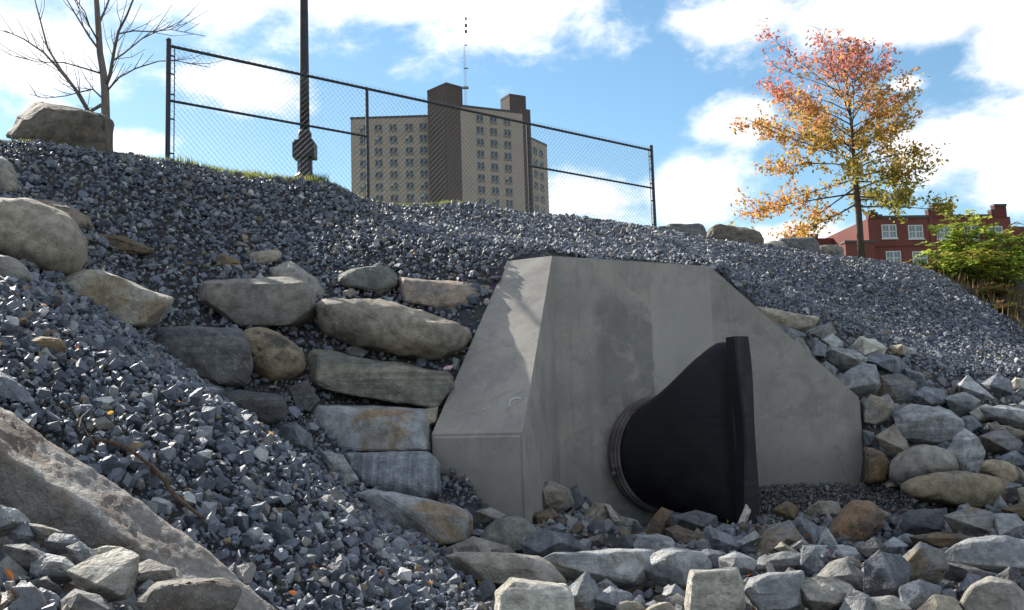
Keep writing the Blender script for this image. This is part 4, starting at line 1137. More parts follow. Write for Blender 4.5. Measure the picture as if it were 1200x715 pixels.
def candidates(x0, x1, y0, y1, sp):
    X, Y = np.meshgrid(np.arange(x0, x1, sp), np.arange(y0, y1, sp))
    X = (X + rng.uniform(-.5, .5, X.shape) * sp).ravel(); Y = (Y + rng.uniform(-.5, .5, Y.shape) * sp).ravel()
    Z = zq(X, Y)
    Q = np.stack([X, Y, Z], -1)
    px, py, w = proj_np(Q)
    k = (w > 0.8) & (px > -460) & (px < 1650) & (py > 20) & (py < 1000)
    foot = inside(FOOT, X, Y) | inside(SLABFOOT, X, Y)
    s = (X - FA[0]) * FN[0] + (Y - FA[1]) * FN[1]
    al = (X - FA[0]) * FU[0] + (Y - FA[1]) * FU[1]
    k &= ~foot
    return Q[k], px[k], py[k], s[k], al[k]
# zones, drawn on the ground where they lie in view
def gpoly(pts):
    out = []
    for (x, y) in pts:
        h_ = hit(x, y)
        out.append((h_.x, h_.y))
    return out
Z_CHANNEL = gpoly([(505, 640), (560, 596), (640, 585), (735, 575)]) + [tuple(e0 - nW * 0.1)] + gpoly([(1000, 574), (1060, 585), (1195, 560), (1600, 560), (1600, 860), (590, 860), (560, 700), (540, 665)])
Z_RIGHT = gpoly([(905, 372), (960, 378), (1000, 393), (1050, 415), (1100, 445), (1200, 442), (1600, 470), (1600, 600), (1200, 565), (1060, 590), (1012, 574), (1008, 480)])
Z_FINE = gpoly([(884, 575), (940, 571), (1012, 573), (1050, 575), (1078, 588), (1068, 602), (1020, 606), (960, 598), (925, 612), (890, 625)])
Z_FRONT = gpoly([(-160, 600), (60, 625), (190, 690), (330, 760), (300, 860), (-160, 860)])

q1, px, py, s, al = candidates(-9.5, 16, 1.2, 23, 0.049)
dist = q1[:, 1]
NOSE = [tuple(P(x, y, Y))[:2] for x, y, Y in ((1040, 300, 22.2), (1070, 306, 21.4), (1100, 321, 20.4), (1150, 353, 18.6), (1200, 386, 17.0), (1260, 425, 15.8), (1380, 455, 15.0))] + [(40, 14), (40, 60), (10, 60)]
nose = inside(NOSE, q1[:, 0], q1[:, 1])          # where the stone runs out to weeds at the far right
ch = inside(Z_CHANNEL, q1[:, 0], q1[:, 1]); rt = inside(Z_RIGHT, q1[:, 0], q1[:, 1]); fr = inside(Z_FRONT, q1[:, 0], q1[:, 1])
behind = s > 0.10
keep = ~ch & ~rt & ~fr & ~behind & ~nose
g = q1[keep]
n = len(g)
size = rng.lognormal(math.log(0.047), 0.45, n); size = np.clip(size, 0.02, 0.13)
g = g.copy(); g[:, 2] += rng.uniform(0.0, 0.030, n) + 0.012
lo = dist[keep] > 11.5
V1, F1, T1 = stones_mesh(g[~lo], size[~lo], STONES)
gr1 = mk_np('crushed_stone_gravel', V1, F1, M['gravel'], T1)
tag(gr1, 'blue grey crushed stone covering the near bank', 'gravel', None, 'stuff')
V1, F1, T1 = stones_mesh(g[lo], size[lo] * 1.06, STONES_LO)
gr2 = mk_np('crushed_stone_gravel', V1, F1, M['gravel'], T1)
tag(gr2, 'blue grey crushed stone covering the far slope below the fence', 'gravel', None, 'stuff')

# the fines that lie between the near stones
qf, px, py, s, al = candidates(-6.5, 1.0, 2.2, 8.5, 0.036)
k = ~inside(Z_CHANNEL, qf[:, 0], qf[:, 1]) & ~inside(Z_FRONT, qf[:, 0], qf[:, 1])
g = qf[k].copy(); n = len(g); g[:, 2] += rng.uniform(-0.004, 0.03, n)
V1, F1, T1 = stones_mesh(g, np.clip(rng.lognormal(math.log(0.020), 0.4, n), 0.008, 0.05), STONES_LO, PALETTE * 1.05 + 0.01, PAL_W)
tag(mk_np('stone_fines', V1, F1, M['gravel'], T1), 'fine grit lying between the crushed stones of the near bank', 'gravel', None, 'stuff')

# second loose layer of the biggest pieces close to the camera: single stones
hand, px, py, s, al = candidates(-6, 0.8, 2.6, 6.8, 0.20)
k = ~inside(Z_CHANNEL, hand[:, 0], hand[:, 1]) & ~inside(Z_FRONT, hand[:, 0], hand[:, 1]) & (px > -10) & (px < 640) & (py > 330) & (py < 720)
hand = hand[k]; rng.shuffle(hand); hand = hand[:190]
stone_data = []
for i in range(10):
    V, F = STONES[i]
    T = np.tile(np.append(PALETTE[i % 5] * 1.1, 1.0), (len(V), 1))
    o = mk_np('loose_stone', V, F, M['gravel'], T)
    stone_data.append(o.data); bpy.data.objects.remove(o)
for i, p in enumerate(hand):
    o = link('loose_stone', stone_data[i % 10])
    sz = random.uniform(0.030, 0.050)
    o.location = (p[0], p[1], p[2] + 0.035); o.scale = (sz, sz, sz)
    o.rotation_euler = (random.uniform(0, 6.3), random.uniform(0, 6.3), random.uniform(0, 6.3))
    tag(o, 'one of the larger loose blue grey stones on the near left gravel bank', 'stone', 'larger loose stones on the near left bank')

# small rubble between the riprap rocks
q2, px, py, s, al = candidates(-2, 13, 2.2, 14, 0.08)
ch = inside(Z_CHANNEL, q2[:, 0], q2[:, 1]); rt = inside(Z_RIGHT, q2[:, 0], q2[:, 1]); fi = inside(Z_FINE, q2[:, 0], q2[:, 1])
k = (ch | rt) & ~fi
g = q2[k].copy(); n = len(g)
size = np.clip(rng.lognormal(math.log(0.070), 0.50, n), 0.025, 0.20)
g[:, 2] += rng.uniform(-0.03, 0.01, n)
RPAL = np.array([(0.13, 0.135, 0.15), (0.17, 0.175, 0.19), (0.10, 0.10, 0.11), (0.23, 0.23, 0.235), (0.19, 0.165, 0.14), (0.15, 0.11, 0.08), (0.30, 0.29, 0.27)])
V1, F1, T1 = stones_mesh(g, size, STONES, RPAL, np.array([.22, .22, .18, .14, .12, .07, .05]))
tag(mk_np('rubble', V1, F1, M['gravel'], T1), 'small broken stone filling the gaps between the riprap rocks', 'rubble', None, 'stuff')
q3, px, py, s, al = candidates(-5, 1, 1.6, 4.5, 0.055)
k = inside(Z_FRONT, q3[:, 0], q3[:, 1])
g = q3[k].copy(); n = len(g)
V1, F1, T1 = stones_mesh(g, np.clip(rng.lognormal(math.log(0.05), 0.4, n), 0.02, 0.11), STONES, RPAL, np.array([.18, .2, .14, .16, .16, .1, .06]))
tag(mk_np('rubble', V1, F1, M['gravel'], T1), 'small broken stone and dirt in front of the granite slab', 'rubble', None, 'stuff')
# fine gravel in front of the right wing
q4, px, py, s, al = candidates(0, 6, 6, 11, 0.026)
k = inside(Z_FINE, q4[:, 0], q4[:, 1])
g = q4[k].copy(); n = len(g)
g[:, 2] += rng.uniform(0.0, 0.035, n) + 0.01
V1, F1, T1 = stones_mesh(g, np.clip(rng.lognormal(math.log(0.030), 0.3, n), 0.015, 0.06), STONES_LO, RPAL * 0.95, np.array([.2, .2, .2, .1, .14, .14, .02]))
tag(mk_np('fine_gravel', V1, F1, M['gravel'], T1), 'fine dark gravel heaped along the foot of the right wing wall', 'gravel', None, 'stuff')

# ------------------------------------------------------------------ fallen leaves, twig, grass
def leaf_mat(name, trans=0.45):
    t = NT(name)
    a = t.n.new('ShaderNodeAttribute'); a.attribute_name = 'tint'
    nz = t.noise(t.tc.outputs['Object'], 14, 3)
    col = t.mix(t.step(nz, 0.3, 0.7, 0.0, 0.4), a.outputs['Color'], t.mix(1.0, a.outputs['Color'], (0.6, 0.55, 0.5), 'MULTIPLY'))
    t.done(col, 0.55, None, 0.3)
    tr = t.n.new('ShaderNodeBsdfTranslucent'); t.l.new(col, tr.inputs[0])
    mx = t.n.new('ShaderNodeMixShader'); mx.inputs[0].default_value = trans
    t.l.new(t.b.outputs[0], mx.inputs[1]); t.l.new(tr.outputs[0], mx.inputs[2]); t.l.new(mx.outputs[0], t.out.inputs[0])
    return t.m
M['leaf'] = leaf_mat('leaves', 0.62)
LEAF_V = np.array([(0, -0.5, 0), (0.26, -0.12, 0.05), (0.2, 0.22, 0.04), (0, 0.55, -0.04), (-0.2, 0.22, 0.04), (-0.26, -0.12, 0.05)])
LEAF_F = np.array([(0, 1, 2), (0, 2, 3), (0, 3, 4), (0, 4, 5)])
def leaves_mesh(pos, size, cols, R=None):
    n = len(pos)
    if R is None: R = rand_rot(n)
    V = (np.einsum('nij,vj->nvi', R, LEAF_V) * size[:, None, None] + pos[:, None, :]).reshape(-1, 3)
    F = (LEAF_F[None] + (np.arange(n) * 6)[:, None, None]).reshape(-1, 3)
    T = np.concatenate([np.repeat(cols, 6, axis=0), np.ones((n * 6, 1))], 1)
    return V, F, T
ql, px, py, s, al = candidates(-6, 8, 2.2, 13, 0.16)
rng.shuffle(ql)
pl, pyl, wl_ = proj_np(ql)
prob = np.where((pl < 560) & (pyl > 300), 0.16, np.where(pyl > 560, 0.22, 0.035))
ql = ql[rng.uniform(size=len(ql)) < prob]
n = len(ql); ql[:, 2] += 0.055
LC_ = np.array([(0.62, 0.24, 0.04), (0.55, 0.14, 0.03), (0.50, 0.30, 0.06), (0.30, 0.12, 0.05), (0.24, 0.13, 0.07)])
V1, F1, T1 = leaves_mesh(ql, rng.uniform(0.018, 0.042, n), LC_[rng.integers(0, 5, n)] * rng.uniform(.7, 1.1, (n, 1)))
tag(mk_np('fallen_leaves', V1, F1, M['leaf'], T1), 'scattered orange and brown dead leaves caught among the stones', 'leaves', None, 'stuff')

M['twig'] = plain('dry_bark', (0.10, 0.065, 0.045), 0.9, 0.2, 0, 0.35, 60)
def lay(pts, lift=0.06):
    out = []
    for (x, y) in pts:
        h_ = hit(x, y)
        out.append(Vector((h_.x, h_.y, h_.z + lift)))
    return out
stem = lay([(108, 543), (125, 544), (142, 549), (160, 560), (178, 574), (192, 590), (205, 610), (222, 624), (238, 636)], 0.10)
mb = MB(); mb.tube(stem, [0.006, 0.008, 0.009, 0.009, 0.010, 0.010, 0.009, 0.008, 0.006], 6)
tw = empty('dead_vine', stem[0]); tag(tw, 'brown dead vine lying along the upper edge of the granite slab', 'vine')
mb.make('stem', M['twig'], tw)
for pts in ([(92, 523), (95, 510), (105, 500)], [(60, 492), (85, 500), (97, 522), (110, 543)]):
    mb = MB(); mb.tube(lay(pts, 0.08), [0.004] * len(pts), 5); mb.make('side_shoot', M['twig'], tw)
# pink scrap between the boulders
h_ = P(525, 431, 8.35)
mb = MB(); V, F = STONES[3]
M['pinkpaper'] = plain('pale_pink_scrap', (0.62, 0.42, 0.46), 0.8, 0.2, 0, 0.3, 40)
o = mk('litter_scrap', [Vector(v) * 0.045 for v in V], [tuple(int(i) for i in f) for f in F], M['pinkpaper'])
o.location = h_; tag(o, 'small crumpled pink and white scrap on the banded block by the wing wall', 'litter')

def blades(name, pos, hgt, cols, label, wid=0.008, lean=0.5):
    n = len(pos)
    a = rng.uniform(0, 2 * PI, n); w = np.stack([np.cos(a), np.sin(a), np.zeros(n)], -1) * wid
    ln = rng.normal(size=(n, 3)) * lean * hgt[:, None] * 0.5; ln[:, 2] = hgt
    V = np.stack([pos - w, pos + w, pos + ln * 0.6 + w * .6, pos + ln], 1)
    F = (np.array([(0, 1, 2), (0, 2, 3)])[None] + (np.arange(n) * 4)[:, None, None]).reshape(-1, 3)
    T = np.concatenate([np.repeat(cols, 4, axis=0), np.ones((n * 4, 1))], 1)
    return tag(mk_np(name, V.reshape(-1, 3), F, M['leaf'], T), label, 'grass', None, 'stuff')
n = 9000
t = rng.uniform(-0.25, 0.62, n); k = rng.uniform(-0.22, 0.8, n)
gp = FA[None] + FB[None] * t[:, None] + FN[None] * k[:, None]
pos = np.concatenate([gp, zq(gp[:, 0], gp[:, 1])[:, None] + 0.02], 1)
cols = np.array([(0.14, 0.20, 0.03), (0.20, 0.24, 0.05), (0.30, 0.28, 0.10)])[rng.integers(0, 3, n)]
blades('grass', pos, rng.uniform(0.06, 0.12, n) * np.where((t > -0.02) & (t < 0.25), 1.5, 1.0) * np.clip(0.45 + 1.3 * np.array([fbm(Vector(p) * 1.3, 2) for p in pos]) + 0.5 * ((t > 0.0) & (t < 0.24)), 0.15, 1.2), cols, 'thin strip of sunlit green grass along the foot of the fence')

# ------------------------------------------------------------------ chain link fence
M['blackpaint'] = plain('black_coated_pipe', (0.018, 0.018, 0.026), 0.45, 0.5, 0, 0.2, 20)
M['wire'] = plain('galvanised_wire', (0.14, 0.15, 0.17), 0.6, 0.4, 0.1, 0.1, 20)
FH = 1.555
def fpt(t, z=0.0): return Vector((FA[0] + FB[0] * t, FA[1] + FB[1] * t, 4.24 + z))
POSTS = [0.0]
for pxx in (431.0, 619.5):
    k = (pxx - PCX - 0) / FPX
    d = ray(pxx, 190); kk = d.x / d.y
    POSTS.append((kk * FA[1] - FA[0]) / (FB[0] - kk * FB[1]))
d = ray(766, 230); kk = d.x / d.y
POSTS.append((kk * FA[1] - FA[0]) / (FB[0] - kk * FB[1]))
d = ray(197, 120); kk = d.x / d.y
POSTS[0] = (kk * FA[1] - FA[0]) / (FB[0] - kk * FB[1])
fence = empty('chain_link_fence', fpt(0.5))
tag(fence, 'chain link fence with black posts and rails on top of the gravel bank', 'fence')
for i, t in enumerate(POSTS):
    end = i in (0, 3)
    r = 0.030 if end else 0.024
    mb = MB(); mb.tube([fpt(t, -0.3), fpt(t, FH + (0.055 if end else 0.0))], r, 10)
    po = mb.make('post', M['blackpaint'], fence, None, False)
    if end:
        mb = MB(); mb.tube([fpt(t, FH + 0.055), fpt(t, FH + 0.065), fpt(t, FH + 0.085)], [r + 0.004, r + 0.004, 0.012], 10)
        mb.make('post_cap', M['blackpaint'], po)
for a, b in zip(POSTS, POSTS[1:]):
    for nm, z, r in (('top_rail', FH - 0.015, 0.020), ('middle_rail', FH * 0.545, 0.017)):
        if nm == 'middle_rail' and a == POSTS[1]: continue           # the middle bay has no middle rail
        mb = MB(); mb.tube([fpt(a, z), fpt(b, z)], r, 8); mb.make(nm, M['blackpaint'], fence)
    # woven wire: two sets of slanting wires, clear of the rails on the channel side
    A2, B2 = fpt(a, 0), fpt(b, 0); L = (B2 - A2).length; uL = (B2 - A2) / L
    pitch = 0.0762; Hm = FH + 0.035
    mb = MB()
    nrm = Vector((FN[0], FN[1], 0))
    x = -Hm
    while x < L:
        for sgn in (1, -1):
            # x + z (or x + Hm - z): clip to panel
            x0, x1 = x, x + Hm
            z0, z1 = (0, Hm) if sgn > 0 else (Hm, 0)
            if x0 < 0: f_ = -x0 / Hm; x0 = 0; z0 = z0 + (z1 - z0) * f_
            if x1 > L: f_ = (L - x0) / (x1 - x0); z1 = z0 + (z1 - z0) * f_; x1 = L
            if x1 - x0 < 0.02: continue
            o_ = nrm * (-0.026 + 0.002 * sgn)
            mb.tube([A2 + uL * x0 + Vector((0, 0, z0)) + o_, A2 + uL * x1 + Vector((0, 0, z1)) + o_], 0.0019, 3, False)
        x += pitch
    mo = mb.make('wire_mesh', M['wire'], fence); mo['kind'] = 'stuff'
for t, sg_ in ((POSTS[0], 1), (POSTS[-1], -1)):
    off = FB / np.hypot(*FB) * 0.075 * sg_
    q = lambda z: fpt(t, z) + Vector((off[0], off[1], 0))
    mb = MB(); mb.tube([q(0.0), q(FH)], 0.007, 5); tb = mb.make('tension_bar', M['blackpaint'], fence)
    for z in (0.10, 0.19, 0.62, 0.93, 1.19, 1.42):
        mb = MB(); mb.tube([fpt(t, z) + Vector((off[0], off[1], 0)) * 0.3, q(z)], 0.011, 5); mb.make('tension_band', M['blackpaint'], tb)

# ------------------------------------------------------------------ lamp post
lp = P(357.5, 205, 13.2); lz0 = 4.27
lamp = empty('lamp_post', (lp.x, lp.y, lz0))
tag(lamp, 'tall dark lamp post with a boxy base standing behind the fence', 'lamp post')
M['lampmetal'] = plain('dark_bronze_metal', (0.03, 0.028, 0.03), 0.5, 0.5, 0.2, 0.25, 12)
sc = 13.2 / FPX
def oct_ring(r, z, n=8): return [Vector((lp.x + r * math.cos(2 * PI * k / n + PI / n), lp.y + r * math.sin(2 * PI * k / n + PI / n), lz0 + z)) for k in range(n)]
def zpx(y): return P(357.5, y, 13.2).z - lz0
prof = [(-0.2, 13.5), (zpx(214), 13.5), (zpx(207), 13), (zpx(204), 10), (zpx(200), 9.2), (zpx(187), 9.0), (zpx(186), 8.0), (zpx(165), 8.0)]
loft('pedestal', [oct_ring(r * sc, z) for z, r in prof], M['lampmetal'], lamp, True, True, False)
mb = MB()
mb.box(-13 * sc, 13 * sc, -10 * sc, 10 * sc, zpx(186), zpx(168.5), lambda p: Vector((p.x + lp.x, p.y + lp.y, p.z + lz0)))
mb.box(-11 * sc, 11 * sc, -9 * sc, 9 * sc, zpx(168.5) + .002, zpx(165.5), lambda p: Vector((p.x + lp.x, p.y + lp.y, p.z + lz0)))
mb.make('junction_box', M['lampmetal'], lamp)
loft('collar', [oct_ring(r * sc, z, 12) for z, r in [(zpx(165), 8.2), (zpx(157), 8.2), (zpx(155), 7.6), (zpx(153), 6.2)]], M['lampmetal'], lamp, True, True, False)
loft('pole', [oct_ring(r * sc, z, 14) for z, r in [(zpx(155), 5.9), (zpx(80), 5.5), (zpx(0), 5.0), (zpx(-90), 4.4)]], M['lampmetal'], lamp, True, True, True)
zt_ = zpx(-90)
loft('lantern', [oct_ring(r, zt_ + z, 8) for z, r in [(0, .06), (.08, .12), (.1, .17), (.5, .24), (.52, .27), (.72, .08), (.8, .02)]], M['lampmetal'], lamp, True, True, False)

# ------------------------------------------------------------------ trees
def bark_mat(name, a, b):
    t = NT(name); v = t.tc.outputs['Object']
    n = t.noise(t.vec('MULTIPLY', v, (14, 14, 3)), 1.5, 6, 0.65)
    return t.done(t.mix(t.step(n, .35, .65), a, b), 0.88, t.bump(n, 0.6, 0.02), 0.2)
M['bark'] = bark_mat('grey_brown_bark', (0.14, 0.115, 0.10), (0.22, 0.185, 0.16))
M['barkdark'] = bark_mat('dark_bark', (0.065, 0.05, 0.042), (0.12, 0.095, 0.08))
M['barkred'] = bark_mat('reddish_twig_bark', (0.16, 0.085, 0.07), (0.11, 0.06, 0.06))

bare_Y = 12.1
bt0 = P(127, 190, bare_Y)
bare = empty('bare_tree', (bt0.x, bt0.y, 4.25)); tag(bare, 'leafless young tree behind the large brown boulder on the skyline', 'tree')
def wob(pts, Y, amp, rd, dy=0.0):
    out = []
    for i, (x, y) in enumerate(pts):
        p = P(x, y, Y + dy * i / max(1, len(pts) - 1))
        if 0 < i: p += Vector((rd.uniform(-amp, amp), rd.uniform(-amp, amp), rd.uniform(-amp, amp)))
        out.append(p)
    return out
rd = random.Random(5)
mb = MB()
pw = sc_b = bare_Y / FPX
trunk_pts = [(126, 195), (125, 170), (124, 140), (123, 105), (121, 85), (117, 62), (115, 30), (113, 0), (111, -40), (109, -90), (107, -140)]
mb.tube([P(x, y, bare_Y) for x, y in trunk_pts], [r * pw for r in (6.0, 5.4, 5.0, 4.8, 4.2, 3.9, 3.6, 3.1, 2.4, 1.5, .7)], 9)
mb.make('trunk', M['bark'], bare, None, True)
limbs = [([(124, 120), (104, 132), (92, 112), (72, 82), (55, 55), (47, 22), (40, -5)], 2.2, 0.7, False),
         ([(103, 130), (88, 104), (70, 80), (50, 60), (28, 45), (5, 36)], 1.6, -0.5, False),
         ([(124, 100), (128, 88), (134, 60), (138, 38), (147, 20), (157, -6), (165, -40)], 2.0, -0.6, False),
         ([(131, 72), (145, 62), (165, 45), (190, 34), (212, 30)], 1.0, 0.4, False),
         ([(137, 40), (155, 36), (178, 37), (200, 36), (240, 42)], 0.9, 0.2, False),
         ([(126, 106), (140, 92), (160, 80), (185, 72), (205, 70), (245, 78)], 1.0, -0.4, False),
         ([(118, 86), (100, 80), (75, 72), (45, 72), (20, 66)], 0.9, -0.6, True),
         ([(117, 60), (105, 42), (92, 20), (80, 0), (66, -22)], 1.3, 0.6, False),
         ([(116, 50), (104, 30), (98, 14), (84, -6)], 1.0, -0.6, True),
         ([(115, 30), (124, 10), (132, -15), (140, -50)], 1.4, 0.5, False),
         ([(121, 116), (108, 104), (96, 108), (78, 112), (55, 115), (35, 110)], 1.0, 0.3, False),
         ([(113, 0), (100, -30), (85, -60), (70, -90)], 1.2, -.5, False), ([(112, -20), (125, -50), (140, -85)], 1.2, .5, False)]
for pts, r, dy, red in limbs:
    mb = MB()
    pp = wob(pts, bare_Y, 0.015, rd, dy)
    m = len(pp)
    mb.tube(pp, [max(0.4, 1.25 * r * (1 - 0.75 * i / (m - 1))) * pw for i in range(m)], 6)
    # side twigs
    for i in range(1, m):
        for _ in range(2):
            f_ = rd.random(); p0 = pp[i - 1].lerp(pp[i], f_)
            dr = (pp[i] - pp[i - 1]).normalized()
            side = Vector((rd.uniform(-1, 1), rd.uniform(-1, 1), rd.uniform(-0.2, 1))).normalized()
            L = rd.uniform(0.2, 0.55)
            p1 = p0 + (dr * .8 + side * .55) * L * .5; p2 = p1 + (dr * .7 + side * .3 + Vector((0, 0, .25))) * L * .6
            mb.tube([p0, p1, p2], [0.55 * pw, 0.42 * pw, 0.28 * pw], 4)
            if rd.random() < .6:
                p3 = p1 + (dr * .6 - side * .5) * L * .5
                mb.tube([p1, p3], [0.28 * pw, 0.18 * pw], 4)
    mb.make('limb', M['barkred'] if red else M['bark'], bare, None, True)

# autumn tree
AT_Y = 22.3
ab = P(1010, 300, AT_Y); az0 = 4.2
aut = empty('autumn_tree', (ab.x, ab.y, az0)); tag(aut, 'young tree with red, orange and green autumn leaves on top of the bank', 'tree')
sA = AT_Y / FPX
rd = random.Random(21)
tp = [(1010, 305), (1008, 275), (1006, 245), (1003, 215), (1001, 190), (999, 160), (996, 130), (993, 105), (990, 80), (986, 55), (984, 46)]
tr = [P(x, y, AT_Y) for x, y in tp]
mb = MB(); mb.tube(tr, [r * sA for r in (4.4, 4.0, 3.7, 3.2, 2.6, 2.0, 1.5, 1.1, .8, .45, .25)], 9)
mb.make('trunk', M['barkdark'], aut, None, True)
def trunk_at(h):                                                  # h 0 at the lowest limb, 1 at the top
    f_ = 0.20 + 0.80 * h; i = min(len(tr) - 2, int(f_ * (len(tr) - 1))); g_ = f_ * (len(tr) - 1) - i
    return tr[i].lerp(tr[i + 1], g_)
def env(h, left):
    xs = [0, .12, .3, .5, .68, .85, 1.0]
    l = [105, 142, 140, 128, 118, 84, 22]; r = [85, 100, 96, 88, 76, 56, 18]
    return np.interp(h, xs, l if left else r) * sA
lb = MB(); leafpos = []
NL = 62
for i in range(NL):
    h = (i + 0.5) / NL; h = h ** 0.9 * 0.95
    a = i * 2.399 + rd.uniform(-.3, .3)
    p0 = trunk_at(h * 0.86)
    L = env(min(1, h + 0.12), math.cos(a) < 0) * rd.uniform(0.72, 1.06)
    L *= 0.85 + 0.15 * abs(math.cos(a))
    rise = (0.16 + 0.62 * h) * L * rd.uniform(0.6, 1.3) + 0.05
    if h < 0.22: rise = L * rd.uniform(-0.22, 0.16)
    dirh = Vector((math.cos(a), math.sin(a), 0)); sd_ = Vector((-dirh.y, dirh.x, 0))
    bend = rd.uniform(-.18, .18)
    def bp_(s): return p0 + dirh * (L * s) + sd_ * (bend * L * s * s) + Vector((0, 0, rise * (s ** 0.8) + (0.10 * L * s * s if h > .3 else -0.10 * L * s * s)))
    pts = [bp_(s) for s in (0, .2, .4, .6, .8, 1)]
    r0 = (1.25 - 0.8 * h) * sA
    lb.tube(pts, [r0, r0 * .8, r0 * .6, r0 * .42, r0 * .28, r0 * .15], 5)
    nt = int(10 + 15 * L / 2)
    for k in range(nt):
        s = rd.uniform(0.18, 1.0) ** 0.8
        q0 = bp_(s)
        tl = rd.uniform(0.16, 0.62) * (1.1 - 0.45 * h)
        td = (dirh * rd.uniform(.1, 1) + sd_ * rd.uniform(-1.1, 1.1) + Vector((0, 0, rd.uniform(-.45, .75)))).normalized()
        q1_ = q0 + td * tl * .55; q2_ = q0 + td * tl + Vector((0, 0, rd.uniform(-.08, .06)))
        lb.tube([q0, q1_, q2_], [0.28 * sA, 0.2 * sA, 0.12 * sA], 3)
        cnt = rd.randint(14, 26) if h < 0.45 else rd.randint(6, 12)
        if h > 0.68: cnt = rd.randint(1, 6)
        # bare gaps on some twigs
        if rd.random() < 0.18: cnt = 0
        for _ in range(cnt):
            f_ = rd.uniform(0.25, 1.08)
            p = q0.lerp(q2_, f_) + Vector((rd.gauss(0, .075), rd.gauss(0, .075), rd.gauss(0, .07) - .02))
            leafpos.append((p.x, p.y, p.z, h))
lb.make('limbs', M['barkdark'], aut, None, True)
LP_ = np.array(leafpos); n = len(LP_)
px_, py_, w_ = proj_np(LP_[:, :3])
fy = (260 - py_) / 215.0; fx = (px_ - 1000) / 110.0
nzv = rng.normal(size=n) * 0.13 + np.array([fbm(Vector(p) * 1.6, 2) for p in LP_[:, :3]]) * 0.35
redness = np.clip(sstep(fy + nzv - 0.10 * fx, 0.58, 0.95), 0, 1)
left = sstep(-fx + nzv * 2.4, -0.1, 0.55)
green = np.array([(0.32, 0.30, 0.06), (0.40, 0.33, 0.07), (0.22, 0.23, 0.05)])[rng.integers(0, 3, n)]
orange = np.array([(0.72, 0.33, 0.09), (0.72, 0.42, 0.11), (0.62, 0.40, 0.09), (0.70, 0.28, 0.14)])[rng.integers(0, 4, n)]
red_ = np.array([(0.70, 0.24, 0.20), (0.74, 0.32, 0.24), (0.62, 0.20, 0.18)])[rng.integers(0, 3, n)]
mid_ = np.array([(0.66, 0.40, 0.10), (0.68, 0.38, 0.13), (0.48, 0.36, 0.08)])[rng.integers(0, 3, n)]
c_ = green * (1 - left[:, None]) + orange * left[:, None]
m_ = sstep(fy + nzv, 0.25, 0.5)[:, None] * (1 - redness[:, None])
c_ = c_ * (1 - m_) + mid_ * m_
c_ = c_ * (1 - redness[:, None]) + red_ * redness[:, None]
V1, F1, T1 = leaves_mesh(LP_[:, :3], rng.uniform(0.065, 0.12, n), c_ * rng.uniform(.8, 1.2, (n, 1)))
mk_np('crown', V1, F1, M['leaf'], T1, parent=aut)['kind'] = 'stuff'

# leafy shrubs at the far right
def sumac(name, px0, py_top, Y, spread, nst, label, cols, cat='shrub', frond=0.55, seed=1, group='green shrubs at the right end of the bank', base=None):
    rd = random.Random(seed)
    b = P(px0, py_top, Y); z0 = float(zq(b.x, b.y)) if base is None else base
    H = b.z - z0
    root = empty(name, (b.x, b.y, z0)); tag(root, label, cat, group)
    mb = MB(); lp_, lr_, lc_, ls_ = [], [], [], []
    for s in range(nst):
        a = rd.uniform(0, 2 * PI); r = spread * (0 if s == 0 else rd.uniform(0.25, 1.0)); hh = H * (1 if s == 0 else rd.uniform(0.45, 0.92))
        bx = Vector((b.x + math.cos(a) * r * .45, b.y + math.sin(a) * r * .45, z0 - .05))
        tx = Vector((b.x + math.cos(a) * r, b.y + math.sin(a) * r, z0 + hh))
        md = bx.lerp(tx, .5) + Vector((rd.uniform(-.08, .08), rd.uniform(-.08, .08), 0))
        mb.tube([bx, md, tx], [.022, .015, .006], 6)
        nf = int(7 + hh * 7)
        for k in range(nf):
            f_ = rd.uniform(0.06, 1.0) ** .85
            q = (bx.lerp(md, f_ * 2) if f_ < .5 else md.lerp(tx, f_ * 2 - 1))
            fa = rd.uniform(0, 2 * PI); fd = Vector((math.cos(fa), math.sin(fa), rd.uniform(.1, .9))).normalized()
            L = frond * rd.uniform(.6, 1.2) * (0.55 + 0.6 * (1 - abs(f_ - .6)))
            tip = q + fd * L - Vector((0, 0, .22 * L))
            ctrl = q + fd * L * .55 + Vector((0, 0, .10 * L))
            mb.tube([q, ctrl, tip], [.005, .004, .002], 3)
            sdv = fd.cross(Vector((0, 0, 1))).normalized()
            col = Vector(rd.choice(cols)) * rd.uniform(.8, 1.25)
            for j in range(7):
                g_ = .2 + .8 * j / 6
                pp = q.lerp(ctrl, g_ * 2) if g_ < .5 else ctrl.lerp(tip, g_ * 2 - 1)
                for sg2 in (-1, 1):
                    ax = (sdv * sg2 + fd * .5 + Vector((rd.uniform(-.2, .2), rd.uniform(-.2, .2), rd.uniform(-.5, .1)))).normalized()
                    nr = Vector((rd.uniform(-.5, .5), rd.uniform(-.5, .5), 1)); xx = ax.cross(nr).normalized(); nr = xx.cross(ax)
                    ll = rd.uniform(.09, .15) * frond / .5
                    lp_.append(pp + ax * ll * .5); lr_.append(np.array([xx[:], ax[:], nr[:]]).T); ls_.append(ll); lc_.append(col[:])
    mb.make('stem', M['barkdark'], root, None, True)
    V1, F1, T1 = leaves_mesh(np.array([p[:] for p in lp_]), np.array(ls_), np.array(lc_), np.array(lr_))
    mk_np('foliage', V1, F1, M['leaf'], T1, parent=root)['kind'] = 'stuff'
GREENS = [(0.26, 0.36, 0.05), (0.34, 0.42, 0.06), (0.17, 0.26, 0.04), (0.42, 0.44, 0.08)]
YELLOW = [(0.36, 0.33, 0.05), (0.28, 0.30, 0.05), (0.42, 0.34, 0.06)]
OLIVE = [(0.12, 0.125, 0.025), (0.17, 0.15, 0.03), (0.09, 0.10, 0.02), (0.22, 0.17, 0.04)]
